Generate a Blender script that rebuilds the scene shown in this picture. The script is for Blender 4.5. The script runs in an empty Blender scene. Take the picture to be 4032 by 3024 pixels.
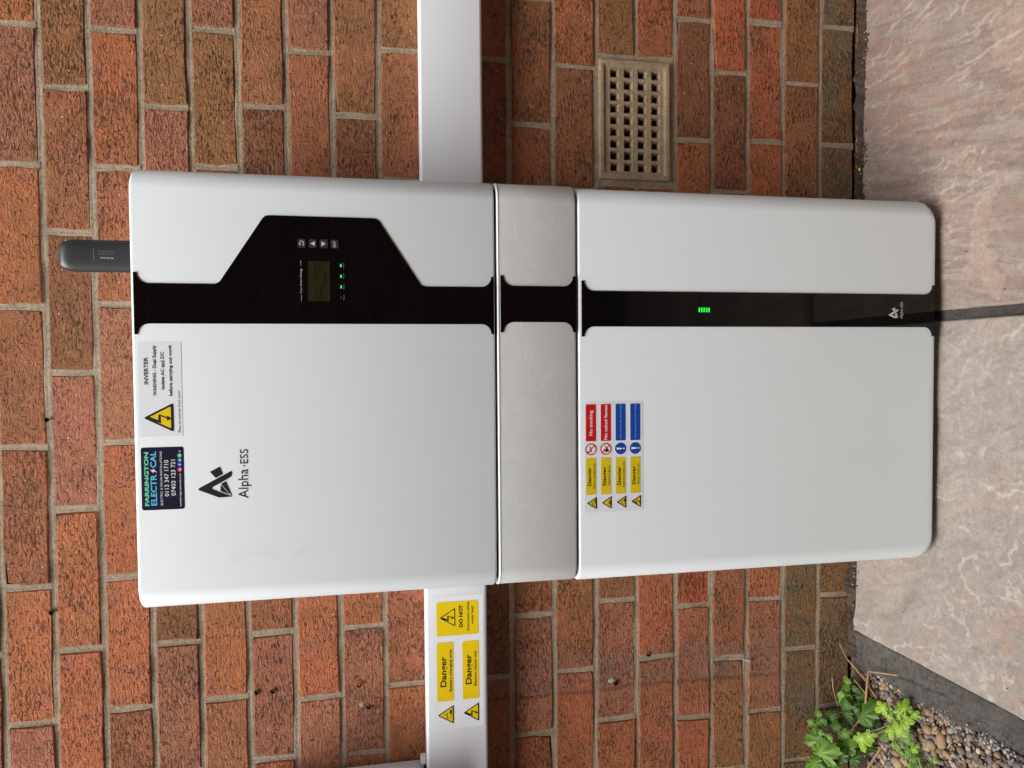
import bpy, bmesh, math, random
import numpy as np
from mathutils import Matrix, Vector

S = bpy.context.scene
C = S.collection
random.seed(7)

# ------------------------------------------------------------------ camera
cam = bpy.data.cameras.new('camera')
cam.sensor_fit = 'HORIZONTAL'; cam.sensor_width = 36.0
cam.lens = 2795.0 / 4032.0 * 36.0
cam.clip_start = 0.01; cam.clip_end = 200
camo = bpy.data.objects.new('camera', cam); C.objects.link(camo)
camo.matrix_world = Matrix(((-0.0076594, 0.9994716, 0.0315875, 0.0),
                            (-0.1836769, 0.0296448, -0.9825396, -1.2732334),
                            (-0.9829568, -0.0133276, 0.1833528, 0.9347053),
                            (0, 0, 0, 1)))
S.camera = camo

# ------------------------------------------------------------------ light
SUN_DIR = Vector((0.33, 0.43, -0.82)).normalized()      # the way the light travels
world = bpy.data.worlds.new('World'); S.world = world; world.use_nodes = True
wn = world.node_tree.nodes; wl = world.node_tree.links
bg = wn['Background']
sky = wn.new('ShaderNodeTexSky'); sky.sky_type = 'NISHITA'; sky.sun_disc = False
sky.sun_elevation = math.asin(-SUN_DIR.z)
sky.sun_rotation = math.atan2(-SUN_DIR.x, -SUN_DIR.y)
sky.air_density = 1.0; sky.dust_density = 4.0; sky.ozone_density = 1.0
hs = wn.new('ShaderNodeHueSaturation'); hs.inputs['Saturation'].default_value = 0.5
wl.new(sky.outputs[0], hs.inputs['Color']); wl.new(hs.outputs[0], bg.inputs['Color'])
bg.inputs['Strength'].default_value = 0.07
sun = bpy.data.lights.new('sun', 'SUN'); sun.energy = 1.5; sun.angle = math.radians(50)
sun.color = (0.985, 0.995, 1.0)
suno = bpy.data.objects.new('sun', sun); C.objects.link(suno)
suno.rotation_euler = SUN_DIR.to_track_quat('-Z', 'Y').to_euler()
S.view_settings.view_transform = 'Standard'; S.view_settings.look = 'None'
S.view_settings.gamma = 1.0; S.view_settings.use_curve_mapping = False
S.view_settings.exposure = 1.74
S.render.engine = 'CYCLES'

# ------------------------------------------------------------------ node helpers
def new_mat(name):
    m = bpy.data.materials.new(name); m.use_nodes = True
    return m, m.node_tree, m.node_tree.nodes['Principled BSDF']

class G:
    """small helper round one node tree"""
    def __init__(s, t): s.t = t; s.n = t.nodes; s.l = t.links
    def node(s, kind, **kw):
        n = s.n.new(kind)
        for k, v in kw.items(): setattr(n, k, v)
        return n
    def put(s, sock, v):
        if hasattr(v, 'is_output') or isinstance(v, bpy.types.NodeSocket): s.l.new(v, sock)
        else:
            try: sock.default_value = v
            except Exception: sock.default_value = (*v, 1.0)
    def math(s, op, a, b=0.0, c=None, clamp=False):
        n = s.node('ShaderNodeMath', operation=op, use_clamp=clamp)
        s.put(n.inputs[0], a); s.put(n.inputs[1], b)
        if c is not None: s.put(n.inputs[2], c)
        return n.outputs[0]
    def vmath(s, op, a, b):
        n = s.node('ShaderNodeVectorMath', operation=op)
        s.put(n.inputs[0], a); s.put(n.inputs[1], b); return n.outputs[0]
    def noise(s, vec, scale, detail=2, rough=0.5, dist=0.0):
        n = s.node('ShaderNodeTexNoise')
        s.l.new(vec, n.inputs['Vector']); n.inputs['Scale'].default_value = scale
        n.inputs['Detail'].default_value = detail; n.inputs['Roughness'].default_value = rough
        n.inputs['Distortion'].default_value = dist
        return n.outputs['Fac']
    def vor(s, vec, scale, feature='F1'):
        n = s.node('ShaderNodeTexVoronoi', feature=feature)
        s.l.new(vec, n.inputs['Vector']); n.inputs['Scale'].default_value = scale
        return n
    def ramp(s, f, a, b):
        n = s.node('ShaderNodeMapRange', clamp=True, interpolation_type='SMOOTHSTEP')
        s.put(n.inputs[0], f); s.put(n.inputs[1], a); s.put(n.inputs[2], b)
        n.inputs[3].default_value = 0; n.inputs[4].default_value = 1
        return n.outputs[0]
    def mix(s, f, a, b, mode='MIX'):
        n = s.node('ShaderNodeMix', data_type='RGBA', blend_type=mode)
        s.put(n.inputs[0], f); s.put(n.inputs[6], a); s.put(n.inputs[7], b)
        return n.outputs[2]
    def bump(s, h, strength=0.5, dist=0.001, normal=None):
        n = s.node('ShaderNodeBump'); n.inputs['Strength'].default_value = strength
        n.inputs['Distance'].default_value = dist; s.l.new(h, n.inputs['Height'])
        if normal is not None: s.l.new(normal, n.inputs['Normal'])
        return n.outputs[0]
    def pos(s): return s.node('ShaderNodeNewGeometry').outputs['Position']

def plain(name, col, rough=0.5, spec=0.5, emit=None, estr=0.0, metal=0.0):
    m, t, b = new_mat(name)
    b.inputs['Base Color'].default_value = (*col, 1); b.inputs['Roughness'].default_value = rough
    b.inputs['Specular IOR Level'].default_value = spec; b.inputs['Metallic'].default_value = metal
    if emit:
        b.inputs['Emission Color'].default_value = (*emit, 1); b.inputs['Emission Strength'].default_value = estr
    return m

# ------------------------------------------------------------------ materials
def mat_brick():
    m, t, b = new_mat('brick'); g = G(t)
    p = g.pos(); oi = g.node('ShaderNodeObjectInfo')
    r = g.math('MULTIPLY', oi.outputs['Random'], 37.0)
    cx = g.node('ShaderNodeCombineXYZ'); g.l.new(r, cx.inputs[0]); g.l.new(r, cx.inputs[2])
    v = g.vmath('ADD', p, cx.outputs[0])
    blot = g.noise(v, 11, 4, 0.6, 0.4)
    blot2 = g.noise(v, 24, 5, 0.65, 0.3)
    tone = g.noise(v, 60, 4, 0.7)
    col = oi.outputs['Color']
    f1 = g.math('MULTIPLY', g.ramp(blot, 0.40, 0.60), g.math('MULTIPLY_ADD', oi.outputs['Alpha'], 0.9, 0.08), clamp=True)
    col = g.mix(f1, col, (0.215, 0.110, 0.045))
    keep = g.math('MULTIPLY_ADD', oi.outputs['Alpha'], -0.75, 1.0)
    col = g.mix(g.math('MULTIPLY', g.math('MULTIPLY', g.ramp(blot2, 0.50, 0.66), 0.65), keep), col, (0.27, 0.118, 0.082))
    col = g.mix(g.math('MULTIPLY', g.math('MULTIPLY', g.ramp(blot2, 0.45, 0.28), 0.55), keep), col, (0.40, 0.13, 0.065))
    k = g.math('MULTIPLY_ADD', tone, 1.1, 0.45)
    kk = g.node('ShaderNodeCombineXYZ')
    for i in range(3): g.l.new(k, kk.inputs[i])
    col = g.mix(1.0, col, kk.outputs[0], 'MULTIPLY')
    # dragged pits: gouges that run along the brick, some across it
    s1 = g.noise(g.vmath('MULTIPLY', v, (105, 160, 260)), 1.0, 3, 0.7, 0.6)
    s2 = g.noise(g.vmath('MULTIPLY', v, (300, 160, 85)), 1.0, 2, 0.65, 0.4)
    area = g.ramp(g.noise(v, 15, 2), 0.32, 0.64)
    rn2 = g.math('FRACT', g.math('MULTIPLY', oi.outputs['Random'], 7.31))
    lo_ = g.math('MULTIPLY_ADD', rn2, 0.09, 0.335)
    p1 = g.ramp(s1, g.math('MULTIPLY_ADD', area, 0.13, lo_), 0.29)
    p2 = g.math('MULTIPLY', g.ramp(s2, 0.37, 0.28), 0.8)
    pit = g.math('MAXIMUM', p1, p2)
    col = g.mix(g.math('MULTIPLY', pit, 0.88), col, (0.042, 0.023, 0.016))  # shading and dirt inside the pits put into the colour
    ridge = g.ramp(s1, 0.56, 0.70)
    col = g.mix(g.math('MULTIPLY', ridge, 0.35), col, (0.50, 0.20, 0.10))
    bloom = g.math('MULTIPLY', g.ramp(g.noise(p, 13, 5, 0.7, 0.8), 0.62, 0.76), 0.14)
    col = g.mix(bloom, col, (0.42, 0.33, 0.27))
    # pale grit
    vo = g.vor(v, 210)
    sep = g.node('ShaderNodeSeparateColor'); g.l.new(vo.outputs['Color'], sep.inputs[0])
    grit = g.math('MULTIPLY', g.math('GREATER_THAN', sep.outputs[0], 0.985), g.ramp(vo.outputs['Distance'], 0.34, 0.18))
    col = g.mix(grit, col, (0.55, 0.42, 0.32))
    # old pipe mark: a grey strip with a dark edge down the wall left of the unit
    sx = g.node('ShaderNodeSeparateXYZ'); g.l.new(p, sx.inputs[0])
    wob = g.math('MULTIPLY_ADD', g.noise(p, 14, 3), 0.02, -0.01)
    X = g.math('ADD', sx.outputs[0], wob)
    band = g.math('MULTIPLY', g.ramp(X, -0.624, -0.616), g.ramp(X, -0.535, -0.565))
    low = g.math('MULTIPLY', g.ramp(sx.outputs[2], 0.78, 0.70), g.ramp(sx.outputs[2], 0.08, 0.2))
    smear = g.math('MULTIPLY', g.math('MULTIPLY', band, low), g.math('MULTIPLY', g.ramp(g.noise(p, 30, 4), 0.3, 0.65), 0.5))
    col = g.mix(smear, col, (0.2, 0.15, 0.125))
    line = g.math('MULTIPLY', g.math('MULTIPLY', g.ramp(X, -0.628, -0.624), g.ramp(X, -0.617, -0.621)), g.math('MULTIPLY', low, 0.4))
    col = g.mix(line, col, (0.05, 0.035, 0.03))
    g.l.new(col, b.inputs['Base Color'])
    b.inputs['Roughness'].default_value = 0.9; b.inputs['Specular IOR Level'].default_value = 0.2
    h = g.math('ADD', g.math('MULTIPLY', pit, -1.0), g.math('MULTIPLY', g.noise(v, 300, 3, 0.7), 0.6))
    h = g.math('ADD', h, g.math('MULTIPLY', s1, 1.2))
    h = g.math('ADD', h, g.math('MULTIPLY', g.noise(v, 70, 3), 0.8))
    g.l.new(g.bump(h, 1.0, 0.0034), b.inputs['Normal'])
    return m

def mat_mortar(name='mortar', a=(0.42, 0.335, 0.24), c=(0.33, 0.26, 0.18), scale=240):
    m, t, b = new_mat(name); g = G(t); p = g.pos()
    n = g.noise(p, scale, 4, 0.8); n2 = g.noise(p, 22, 4, 0.6)
    col = g.mix(g.ramp(n2, 0.35, 0.68), a, c)
    col = g.mix(g.math('MULTIPLY', g.ramp(n, 0.50, 0.34), 0.7), col, tuple(x * 0.42 for x in c))
    col = g.mix(g.math('MULTIPLY', g.ramp(n, 0.54, 0.68), 0.5), col, tuple(min(1, x * 1.45) for x in a))
    g.l.new(col, b.inputs['Base Color'])
    b.inputs['Roughness'].default_value = 0.95; b.inputs['Specular IOR Level'].default_value = 0.15
    g.l.new(g.bump(n, 1.0, 0.0032), b.inputs['Normal'])
    return m

def mat_powder(name, col, rough, bump, scale=900, dusty=0.0):
    m, t, b = new_mat(name); g = G(t); p = g.pos()
    c = col
    if dusty:
        d = g.noise(p, 26, 5, 0.68, 0.6); d2 = g.noise(g.vmath('MULTIPLY', p, (260, 200, 90)), 1.0, 3, 0.7)
        f = g.math('MULTIPLY', g.math('MULTIPLY', g.ramp(d, 0.42, 0.66), g.ramp(d2, 0.32, 0.62)), dusty)
        c = g.mix(f, col, tuple(x * 1.28 for x in col))
        sc = g.noise(g.vmath('MULTIPLY', p, (9, 9, 210)), 1.0, 2, 0.5, 1.2)
        c = g.mix(g.math('MULTIPLY', g.ramp(sc, 0.71, 0.76), 0.35), c, (0.72, 0.71, 0.68))
    else:
        d = g.noise(p, 7, 4, 0.6)
        c = g.mix(g.math('MULTIPLY', g.ramp(d, 0.4, 0.7), 0.06), col, tuple(x * 0.8 for x in col))
        v = g.vor(p, 75); sep = g.node('ShaderNodeSeparateColor'); g.l.new(v.outputs['Color'], sep.inputs[0])
        speck = g.math('MULTIPLY', g.math('GREATER_THAN', sep.outputs[0], 0.985), g.ramp(v.outputs['Distance'], 0.09, 0.05))
        c = g.mix(g.math('MULTIPLY', speck, 0.5), c, (0.25, 0.22, 0.18))
        stk = g.ramp(g.noise(g.vmath('MULTIPLY', p, (55, 55, 2.2)), 1.0, 4, 0.65, 0.3), 0.50, 0.75)
        smu = g.ramp(g.noise(p, 16, 5, 0.7, 0.8), 0.50, 0.72)
        c = g.mix(g.math('MULTIPLY', g.math('MULTIPLY', stk, smu), 0.16), c, tuple(x * q for x, q in zip(col, (0.70, 0.68, 0.62))))
    if isinstance(c, tuple): b.inputs['Base Color'].default_value = (*c, 1)
    else: g.l.new(c, b.inputs['Base Color'])
    g.l.new(g.math('MULTIPLY_ADD', g.noise(p, 9, 4, 0.7, 0.5), 0.22, rough - 0.11), b.inputs['Roughness'])
    g.l.new(g.bump(g.noise(p, scale, 2, 0.6), bump, 0.0006), b.inputs['Normal'])
    return m

def mat_flag(name, base, alt, warm, pale, direction, along, across):
    """riven sandstone: streaks of mineral colour, pale lips where a layer broke away (vertex field from the mesh)"""
    m, t, b = new_mat(name); g = G(t); p = g.pos()
    at = g.node('ShaderNodeAttribute', attribute_name='riven')
    sp = g.node('ShaderNodeSeparateColor'); g.l.new(at.outputs['Color'], sp.inputs[0])
    rot = g.node('ShaderNodeVectorRotate', rotation_type='Z_AXIS'); g.l.new(p, rot.inputs['Vector'])
    rot.inputs['Angle'].default_value = direction
    q = g.vmath('MULTIPLY', rot.outputs[0], (across, along, 20))
    st = g.noise(q, 1.0, 5, 0.68, 0.7)
    bl = g.noise(p, 6, 4, 0.6, 0.4)
    col = g.mix(g.ramp(st, 0.32, 0.68), base, alt)
    wm = g.math('MULTIPLY', g.ramp(bl, 0.45, 0.68), g.ramp(g.noise(q, 1.6, 4, 0.7), 0.4, 0.7))
    col = g.mix(g.math('MULTIPLY', wm, 0.8), col, warm)
    col = g.mix(g.math('MULTIPLY', sp.outputs[2], 0.45), col, tuple(0.5 * (a + c) for a, c in zip(warm, pale)))
    col = g.mix(g.math('MULTIPLY', sp.outputs[1], 0.6), col, pale)
    fine = g.noise(p, 230, 3, 0.8); mid = g.noise(p, 85, 4, 0.75)
    k = g.math('ADD', g.math('MULTIPLY_ADD', fine, 0.75, 0.25), g.math('MULTIPLY', mid, 0.75))
    kk = g.node('ShaderNodeCombineXYZ')
    for i in range(3): g.l.new(k, kk.inputs[i])
    col = g.mix(1.0, col, kk.outputs[0], 'MULTIPLY')
    v = g.vor(p, 60); s2 = g.node('ShaderNodeSeparateColor'); g.l.new(v.outputs['Color'], s2.inputs[0])
    crumb = g.math('MULTIPLY', g.math('GREATER_THAN', s2.outputs[0], 0.965), g.ramp(v.outputs['Distance'], 0.12, 0.07))
    col = g.mix(g.math('MULTIPLY', crumb, 0.8), col, (0.06, 0.05, 0.045))
    g.l.new(col, b.inputs['Base Color'])
    b.inputs['Roughness'].default_value = 0.62; b.inputs['Specular IOR Level'].default_value = 0.4
    g.l.new(g.bump(g.math('ADD', g.math('MULTIPLY', fine, 0.6), st), 0.55, 0.0018), b.inputs['Normal'])
    return m

def mat_attr(name, rough=0.7, attr='tint', bump=0.4, scale=200, spec=0.3):
    m, t, b = new_mat(name); g = G(t); p = g.pos()
    at = g.node('ShaderNodeAttribute', attribute_name=attr)
    n = g.noise(p, scale, 4, 0.7)
    k = g.math('MULTIPLY_ADD', n, 0.9, 0.55); kk = g.node('ShaderNodeCombineXYZ')
    for i in range(3): g.l.new(k, kk.inputs[i])
    g.l.new(g.mix(1.0, at.outputs['Color'], kk.outputs[0], 'MULTIPLY'), b.inputs['Base Color'])
    b.inputs['Roughness'].default_value = rough; b.inputs['Specular IOR Level'].default_value = spec
    g.l.new(g.bump(n, bump, 0.001), b.inputs['Normal'])
    return m

def mat_leaf(name, a, c):
    m, t, b = new_mat(name); g = G(t); p = g.pos(); oi = g.node('ShaderNodeObjectInfo')
    n = g.noise(p, 90, 3, 0.6)
    col = g.mix(oi.outputs['Random'], a, c)
    col = g.mix(g.math('MULTIPLY', g.ramp(n, 0.4, 0.7), 0.4), col, tuple(x * 0.55 for x in a))
    at = g.node('ShaderNodeAttribute', attribute_name='vein')
    col = g.mix(g.math('MULTIPLY', at.outputs['Fac'], 0.35), col, tuple(min(1, x * 1.8) for x in c))
    g.l.new(col, b.inputs['Base Color'])
    b.inputs['Roughness'].default_value = 0.45
    try:
        b.inputs['Subsurface Weight'].default_value = 0.0
        b.inputs['Transmission Weight'].default_value = 0.0
    except Exception: pass
    tr = g.node('ShaderNodeBsdfTranslucent'); g.l.new(col, tr.inputs['Color'])
    mx = g.node('ShaderNodeMixShader'); mx.inputs[0].default_value = 0.3
    out = t.nodes['Material Output']
    g.l.new(b.outputs[0], mx.inputs[1]); g.l.new(tr.outputs[0], mx.inputs[2]); g.l.new(mx.outputs[0], out.inputs[0])
    g.l.new(g.bump(n, 0.3, 0.001), b.inputs['Normal'])
    return m

def mat_houses():
    m, t, b = new_mat('far_brick'); g = G(t); p = g.pos()
    sw = g.node('ShaderNodeSeparateXYZ'); g.l.new(p, sw.inputs[0])
    cv = g.node('ShaderNodeCombineXYZ'); g.l.new(sw.outputs[0], cv.inputs[0]); g.l.new(sw.outputs[2], cv.inputs[1])
    br = g.node('ShaderNodeTexBrick'); g.l.new(cv.outputs[0], br.inputs['Vector'])
    br.inputs['Color1'].default_value = (0.30, 0.10, 0.055, 1); br.inputs['Color2'].default_value = (0.2, 0.085, 0.05, 1)
    br.inputs['Mortar'].default_value = (0.26, 0.2, 0.15, 1); br.inputs['Scale'].default_value = 1.0
    br.inputs['Brick Width'].default_value = 0.225; br.inputs['Row Height'].default_value = 0.075
    br.inputs['Mortar Size'].default_value = 0.006
    g.l.new(br.outputs[0], b.inputs['Base Color']); b.inputs['Roughness'].default_value = 0.9
    g.l.new(g.bump(br.outputs['Fac'], 0.5, -0.004), b.inputs['Normal'])
    return m

M = dict(
    brick=mat_brick(), mortar=mat_mortar(), backing=mat_mortar('wall_core', (0.1, 0.08, 0.06), (0.07, 0.055, 0.04)),
    white=mat_powder('white_powder_coat', (0.70, 0.752, 0.755), 0.42, 0.10, 700),
    grey=mat_powder('grey_powder_coat', (0.525, 0.535, 0.515), 0.5, 0.4, 420, dusty=0.25),
    pvc=mat_powder('white_pvc', (0.72, 0.75, 0.765), 0.35, 0.03, 900),
    boxgrey=mat_powder('pale_grey_plastic', (0.62, 0.63, 0.63), 0.45, 0.05, 900),
    gap=plain('dark_gap', (0.012, 0.012, 0.012), 0.8, 0.1),
    gloss=plain('black_acrylic', (0.002, 0.002, 0.0025), 0.03, 0.42),
    ink=plain('black_ink', (0.008, 0.008, 0.009), 0.5, 0.3),
    vinyl=mat_powder('white_vinyl', (0.77, 0.80, 0.83), 0.3, 0.04, 300),
    yellow=plain('yellow_ink', (0.78, 0.56, 0.008), 0.35, 0.4),
    yellow2=plain('yellow_ink_label', (0.70, 0.54, 0.010), 0.35, 0.4),
    red=plain('red_ink', (0.55, 0.008, 0.012), 0.35, 0.4),
    blue=plain('blue_ink', (0.006, 0.06, 0.36), 0.35, 0.4),
    paleblue=plain('pale_blue_print', (0.22, 0.45, 0.85), 0.4, 0.4),
    whiteink=plain('white_ink', (0.8, 0.8, 0.8), 0.4, 0.4),
    navy=plain('navy_vinyl', (0.010, 0.010, 0.030), 0.3, 0.4),
    mint=plain('mint_print', (0.16, 0.66, 0.42), 0.4), sky=plain('sky_blue_print', (0.10, 0.50, 0.80), 0.4),
    pink=plain('pink_print', (0.70, 0.05, 0.22), 0.4), fb=plain('blue_print', (0.02, 0.12, 0.55), 0.4),
    wa=plain('green_print', (0.06, 0.52, 0.14), 0.4),
    greyprint=plain('grey_print', (0.42, 0.42, 0.42), 0.4), dimprint=plain('dim_print', (0.20, 0.20, 0.20), 0.5),
    silver=plain('silver_print', (0.55, 0.54, 0.52), 0.35),
    lcd=plain('lcd_glass', (0.020, 0.021, 0.008), 0.12, 0.5), lcdink=plain('lcd_segments', (0.005, 0.006, 0.003), 0.3),
    button=plain('button_rubber', (0.020, 0.020, 0.022), 0.5), 
    led=plain('green_led', (0.02, 0.3, 0.04), 0.4, 0.3, (0.0, 1.0, 0.05), 0.30),
    led2=plain('small_green_led', (0.02, 0.3, 0.04), 0.4, 0.3, (0.06, 1.0, 0.14), 0.22),
    darkplastic=mat_powder('charcoal_plastic', (0.024, 0.025, 0.027), 0.38, 0.05, 900),
    terracotta=mat_mortar('buff_clay', (0.45, 0.345, 0.22), (0.37, 0.28, 0.17), 300),
    void=plain('air_brick_void', (0.006, 0.005, 0.004), 0.9, 0.0),
    concrete=mat_mortar('dark_concrete', (0.115, 0.104, 0.094), (0.082, 0.074, 0.067), 125),
    joint=mat_mortar('dark_pointing', (0.10, 0.085, 0.078), (0.07, 0.06, 0.055), 380),
    soil=mat_mortar('soil', (0.10, 0.07, 0.048), (0.055, 0.04, 0.03), 130),
    flagr=mat_flag('sandstone_brown_grey', (0.305, 0.252, 0.210), (0.225, 0.165, 0.133), (0.35, 0.185, 0.115), (0.44, 0.37, 0.31), math.radians(12), 7, 60),
    flagl=mat_flag('sandstone_pale_grey', (0.318, 0.276, 0.235), (0.258, 0.226, 0.190), (0.36, 0.235, 0.17), (0.48, 0.43, 0.37), math.radians(-28), 14, 40),
    pebble=mat_attr('pebbles', 0.85, 'tint', 0.4, 160), straw=plain('dry_straw', (0.34, 0.22, 0.10), 0.7),
    paleStraw=plain('pale_straw', (0.5, 0.42, 0.3), 0.7),
    leaf=mat_leaf('green_leaf', (0.080, 0.175, 0.014), (0.17, 0.33, 0.03)),
    dleaf=mat_leaf('dark_green_leaf', (0.045, 0.115, 0.010), (0.085, 0.19, 0.018)),
    lime=mat_leaf('lime_leaf', (0.20, 0.36, 0.02), (0.34, 0.50, 0.04)),
    stem=plain('stem', (0.14, 0.22, 0.05), 0.6),
    filler=mat_mortar('white_filler', (0.42, 0.39, 0.34), (0.33, 0.29, 0.24), 200), hole=plain('drilled_hole', (0.012, 0.008, 0.006), 0.9, 0.0),
    chip=mat_mortar('raw_clay', (0.42, 0.14, 0.065), (0.30, 0.10, 0.05), 200), far=mat_houses(),
    yelpl=plain('yellow_plastic', (0.75, 0.72, 0.03), 0.4), ground=mat_mortar('patio_bed', (0.16, 0.14, 0.12), (0.11, 0.1, 0.085), 200),
)

# ------------------------------------------------------------------ object helpers
def obj(name, verts, faces, mat, parent=None, smooth=None):
    me = bpy.data.meshes.new(name)
    me.from_pydata([tuple(v) for v in verts], [], [tuple(f) for f in faces]); me.update()
    if mat is not None: me.materials.append(M[mat] if isinstance(mat, str) else mat)
    if smooth is not None:
        for pl in me.polygons: pl.use_smooth = True
        me.set_sharp_from_angle(angle=math.radians(smooth))
    o = bpy.data.objects.new(name, me); C.objects.link(o)
    if parent is not None: hang(o, parent)
    return o

def hang(o, parent):
    o.parent = parent
    o.matrix_parent_inverse = parent.matrix_basis.inverted() if parent.parent is None else \
        (parent.parent.matrix_basis @ parent.matrix_parent_inverse @ parent.matrix_basis).inverted()

def tag(o, label=None, cat=None, group=None, kind=None):
    if label: o['label'] = label
    if cat: o['category'] = cat
    if group: o['group'] = group
    if kind: o['kind'] = kind
    return o

def thing(name, loc, label, cat, group=None):
    o = bpy.data.objects.new(name, None); C.objects.link(o); o.location = loc
    o.empty_display_size = 0.02
    o.matrix_basis = Matrix.Translation(loc)
    return tag(o, label, cat, group)

def box_vf(x0, x1, y0, y1, z0, z1):
    v = [(x0, y0, z0), (x1, y0, z0), (x1, y1, z0), (x0, y1, z0), (x0, y0, z1), (x1, y0, z1), (x1, y1, z1), (x0, y1, z1)]
    f = [(0, 3, 2, 1), (4, 5, 6, 7), (0, 1, 5, 4), (1, 2, 6, 5), (2, 3, 7, 6), (3, 0, 4, 7)]
    return v, f

def bevel_box(name, x0, x1, y0, y1, z0, z1, r, mat, parent=None, seg=3):
    bm = bmesh.new(); bmesh.ops.create_cube(bm, size=1)
    for v in bm.verts:
        v.co = Vector(((x0 + x1) / 2 + v.co.x * (x1 - x0), (y0 + y1) / 2 + v.co.y * (y1 - y0), (z0 + z1) / 2 + v.co.z * (z1 - z0)))
    bmesh.ops.bevel(bm, geom=bm.edges[:], offset=r, segments=seg, profile=0.5, affect='EDGES')
    me = bpy.data.meshes.new(name); bm.to_mesh(me); bm.free()
    me.materials.append(M[mat])
    for pl in me.polygons: pl.use_smooth = True
    me.set_sharp_from_angle(angle=math.radians(35))
    o = bpy.data.objects.new(name, me); C.objects.link(o)
    if parent is not None: hang(o, parent)
    return o

class Buf:
    def __init__(s): s.v = []; s.f = []
    def add(s, v, f):
        k = len(s.v); s.v += [tuple(a) for a in v]; s.f += [tuple(i + k for i in q) for q in f]
    def box(s, *a): s.add(*box_vf(*a))
    def poly(s, pts, y):                     # a flat print outline in the X-Z plane, facing the viewer
        area = sum(a[0] * b[1] - b[0] * a[1] for a, b in zip(pts, pts[1:] + pts[:1]))
        if area < 0: pts = pts[::-1]
        s.add([(a, y, c) for a, c in pts], [tuple(range(len(pts)))])
    def ring(s, outer, inner, y):            # frame between two outlines of equal count
        n = len(outer)
        s.add([(a, y, c) for a, c in outer] + [(a, y, c) for a, c in inner],
              [(i, (i + 1) % n, n + (i + 1) % n, n + i) for i in range(n)])
    def make(s, name, mat, parent=None, smooth=None): return obj(name, s.v, s.f, mat, parent, smooth)

def arc(cx, cz, r, a0, a1, n):
    return [(cx + r * math.cos(a0 + (a1 - a0) * i / n), cz + r * math.sin(a0 + (a1 - a0) * i / n)) for i in range(n + 1)]

def rrect(x0, x1, z0, z1, r, n=5):
    P = math.pi
    return arc(x1 - r, z1 - r, r, 0, P / 2, n) + arc(x0 + r, z1 - r, r, P / 2, P, n) + \
        arc(x0 + r, z0 + r, r, P, 1.5 * P, n) + arc(x1 - r, z0 + r, r, 1.5 * P, 2 * P, n)

def rpoly(pts, r, n=4):
    """outline with each corner rounded by about r"""
    out = []; k = len(pts)
    for i in range(k):
        p = Vector(pts[i]); a = Vector(pts[i - 1]) - p; b = Vector(pts[(i + 1) % k]) - p
        rr = min(r, a.length * 0.45, b.length * 0.45)
        A = p + a.normalized() * rr; B = p + b.normalized() * rr
        for j in range(n + 1):
            t = j / n; q = A * (1 - t) ** 2 + p * 2 * t * (1 - t) + B * t * t
            out.append((q.x, q.y))
    return out

def slab(name, pts, yf, yb, mat, parent=None, smooth=None):
    """an outline in X-Z given thickness: front at yf (nearer the viewer, smaller y), back at yb"""
    area = sum(a[0] * b[1] - b[0] * a[1] for a, b in zip(pts, pts[1:] + pts[:1]))
    if area < 0: pts = pts[::-1]
    n = len(pts)
    v = [(a, yf, c) for a, c in pts] + [(a, yb, c) for a, c in pts]
    f = [tuple(range(n))] + [(i, n + i, n + (i + 1) % n, (i + 1) % n) for i in range(n)]
    return obj(name, v, f, mat, parent, smooth)

def disc(cx, cz, r, n=20): return [(cx + r * math.cos(2 * math.pi * i / n), cz + r * math.sin(2 * math.pi * i / n)) for i in range(n)]

_font_cache = {}
def glyphs(s, bold=0.0, spacing=1.0):
    key = (s, bold, spacing)
    if key in _font_cache: return _font_cache[key]
    cu = bpy.data.curves.new('lettering', 'FONT'); cu.body = s; cu.size = 1.0
    cu.resolution_u = 3; cu.offset = bold; cu.space_character = spacing; cu.fill_mode = 'FRONT'; cu.dimensions = '2D'
    o = bpy.data.objects.new('lettering', cu); C.objects.link(o)
    dg = bpy.context.evaluated_depsgraph_get(); dg.update()
    me = bpy.data.meshes.new_from_object(o.evaluated_get(dg))
    v = np.array([tuple(a.co)[:2] for a in me.vertices]); f = [tuple(p.vertices) for p in me.polygons]
    bpy.data.objects.remove(o); bpy.data.curves.remove(cu); bpy.data.meshes.remove(me)
    _font_cache[key] = (v, f); return v, f
def cap_height(bold):
    v, _ = glyphs('H', bold); return v[:, 1].min(), v[:, 1].max()

def lettering(s, x0, x1, zbase, ztop, y, mat, parent, bold=0.0, spacing=1.0, name='lettering', turn=None):
    v, f = glyphs(s, bold, spacing); lo, hi = cap_height(bold)
    a, b = v[:, 0].min(), v[:, 0].max()
    u = (v[:, 0] - a) / (b - a) * (x1 - x0); w = (v[:, 1] - lo) / (hi - lo) * (ztop - zbase)
    if turn is None: P = [(x0 + p, y, zbase + q) for p, q in zip(u, w)]
    else: P = [turn(p, q) for p, q in zip(u, w)]
    return obj(name, P, f, mat, parent)

# ------------------------------------------------------------------ numpy noise
_rng = np.random.RandomState(11); _lat = _rng.rand(256, 256)
def vnoise(x, y):
    xi = np.floor(x).astype(int); yi = np.floor(y).astype(int); fx = x - xi; fy = y - yi
    fx = fx * fx * (3 - 2 * fx); fy = fy * fy * (3 - 2 * fy)
    g = lambda a, b: _lat[a % 256, b % 256]
    return (g(xi, yi) * (1 - fx) + g(xi + 1, yi) * fx) * (1 - fy) + (g(xi, yi + 1) * (1 - fx) + g(xi + 1, yi + 1) * fx) * fy
def fbm(x, y, o=4, gain=0.5):
    s = 0; a = 1; t = 0
    for i in range(o):
        s = s + a * vnoise(x * 2 ** i + 17.3 * i, y * 2 ** i + 5.1 * i); t += a; a *= gain
    return s / t

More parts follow.
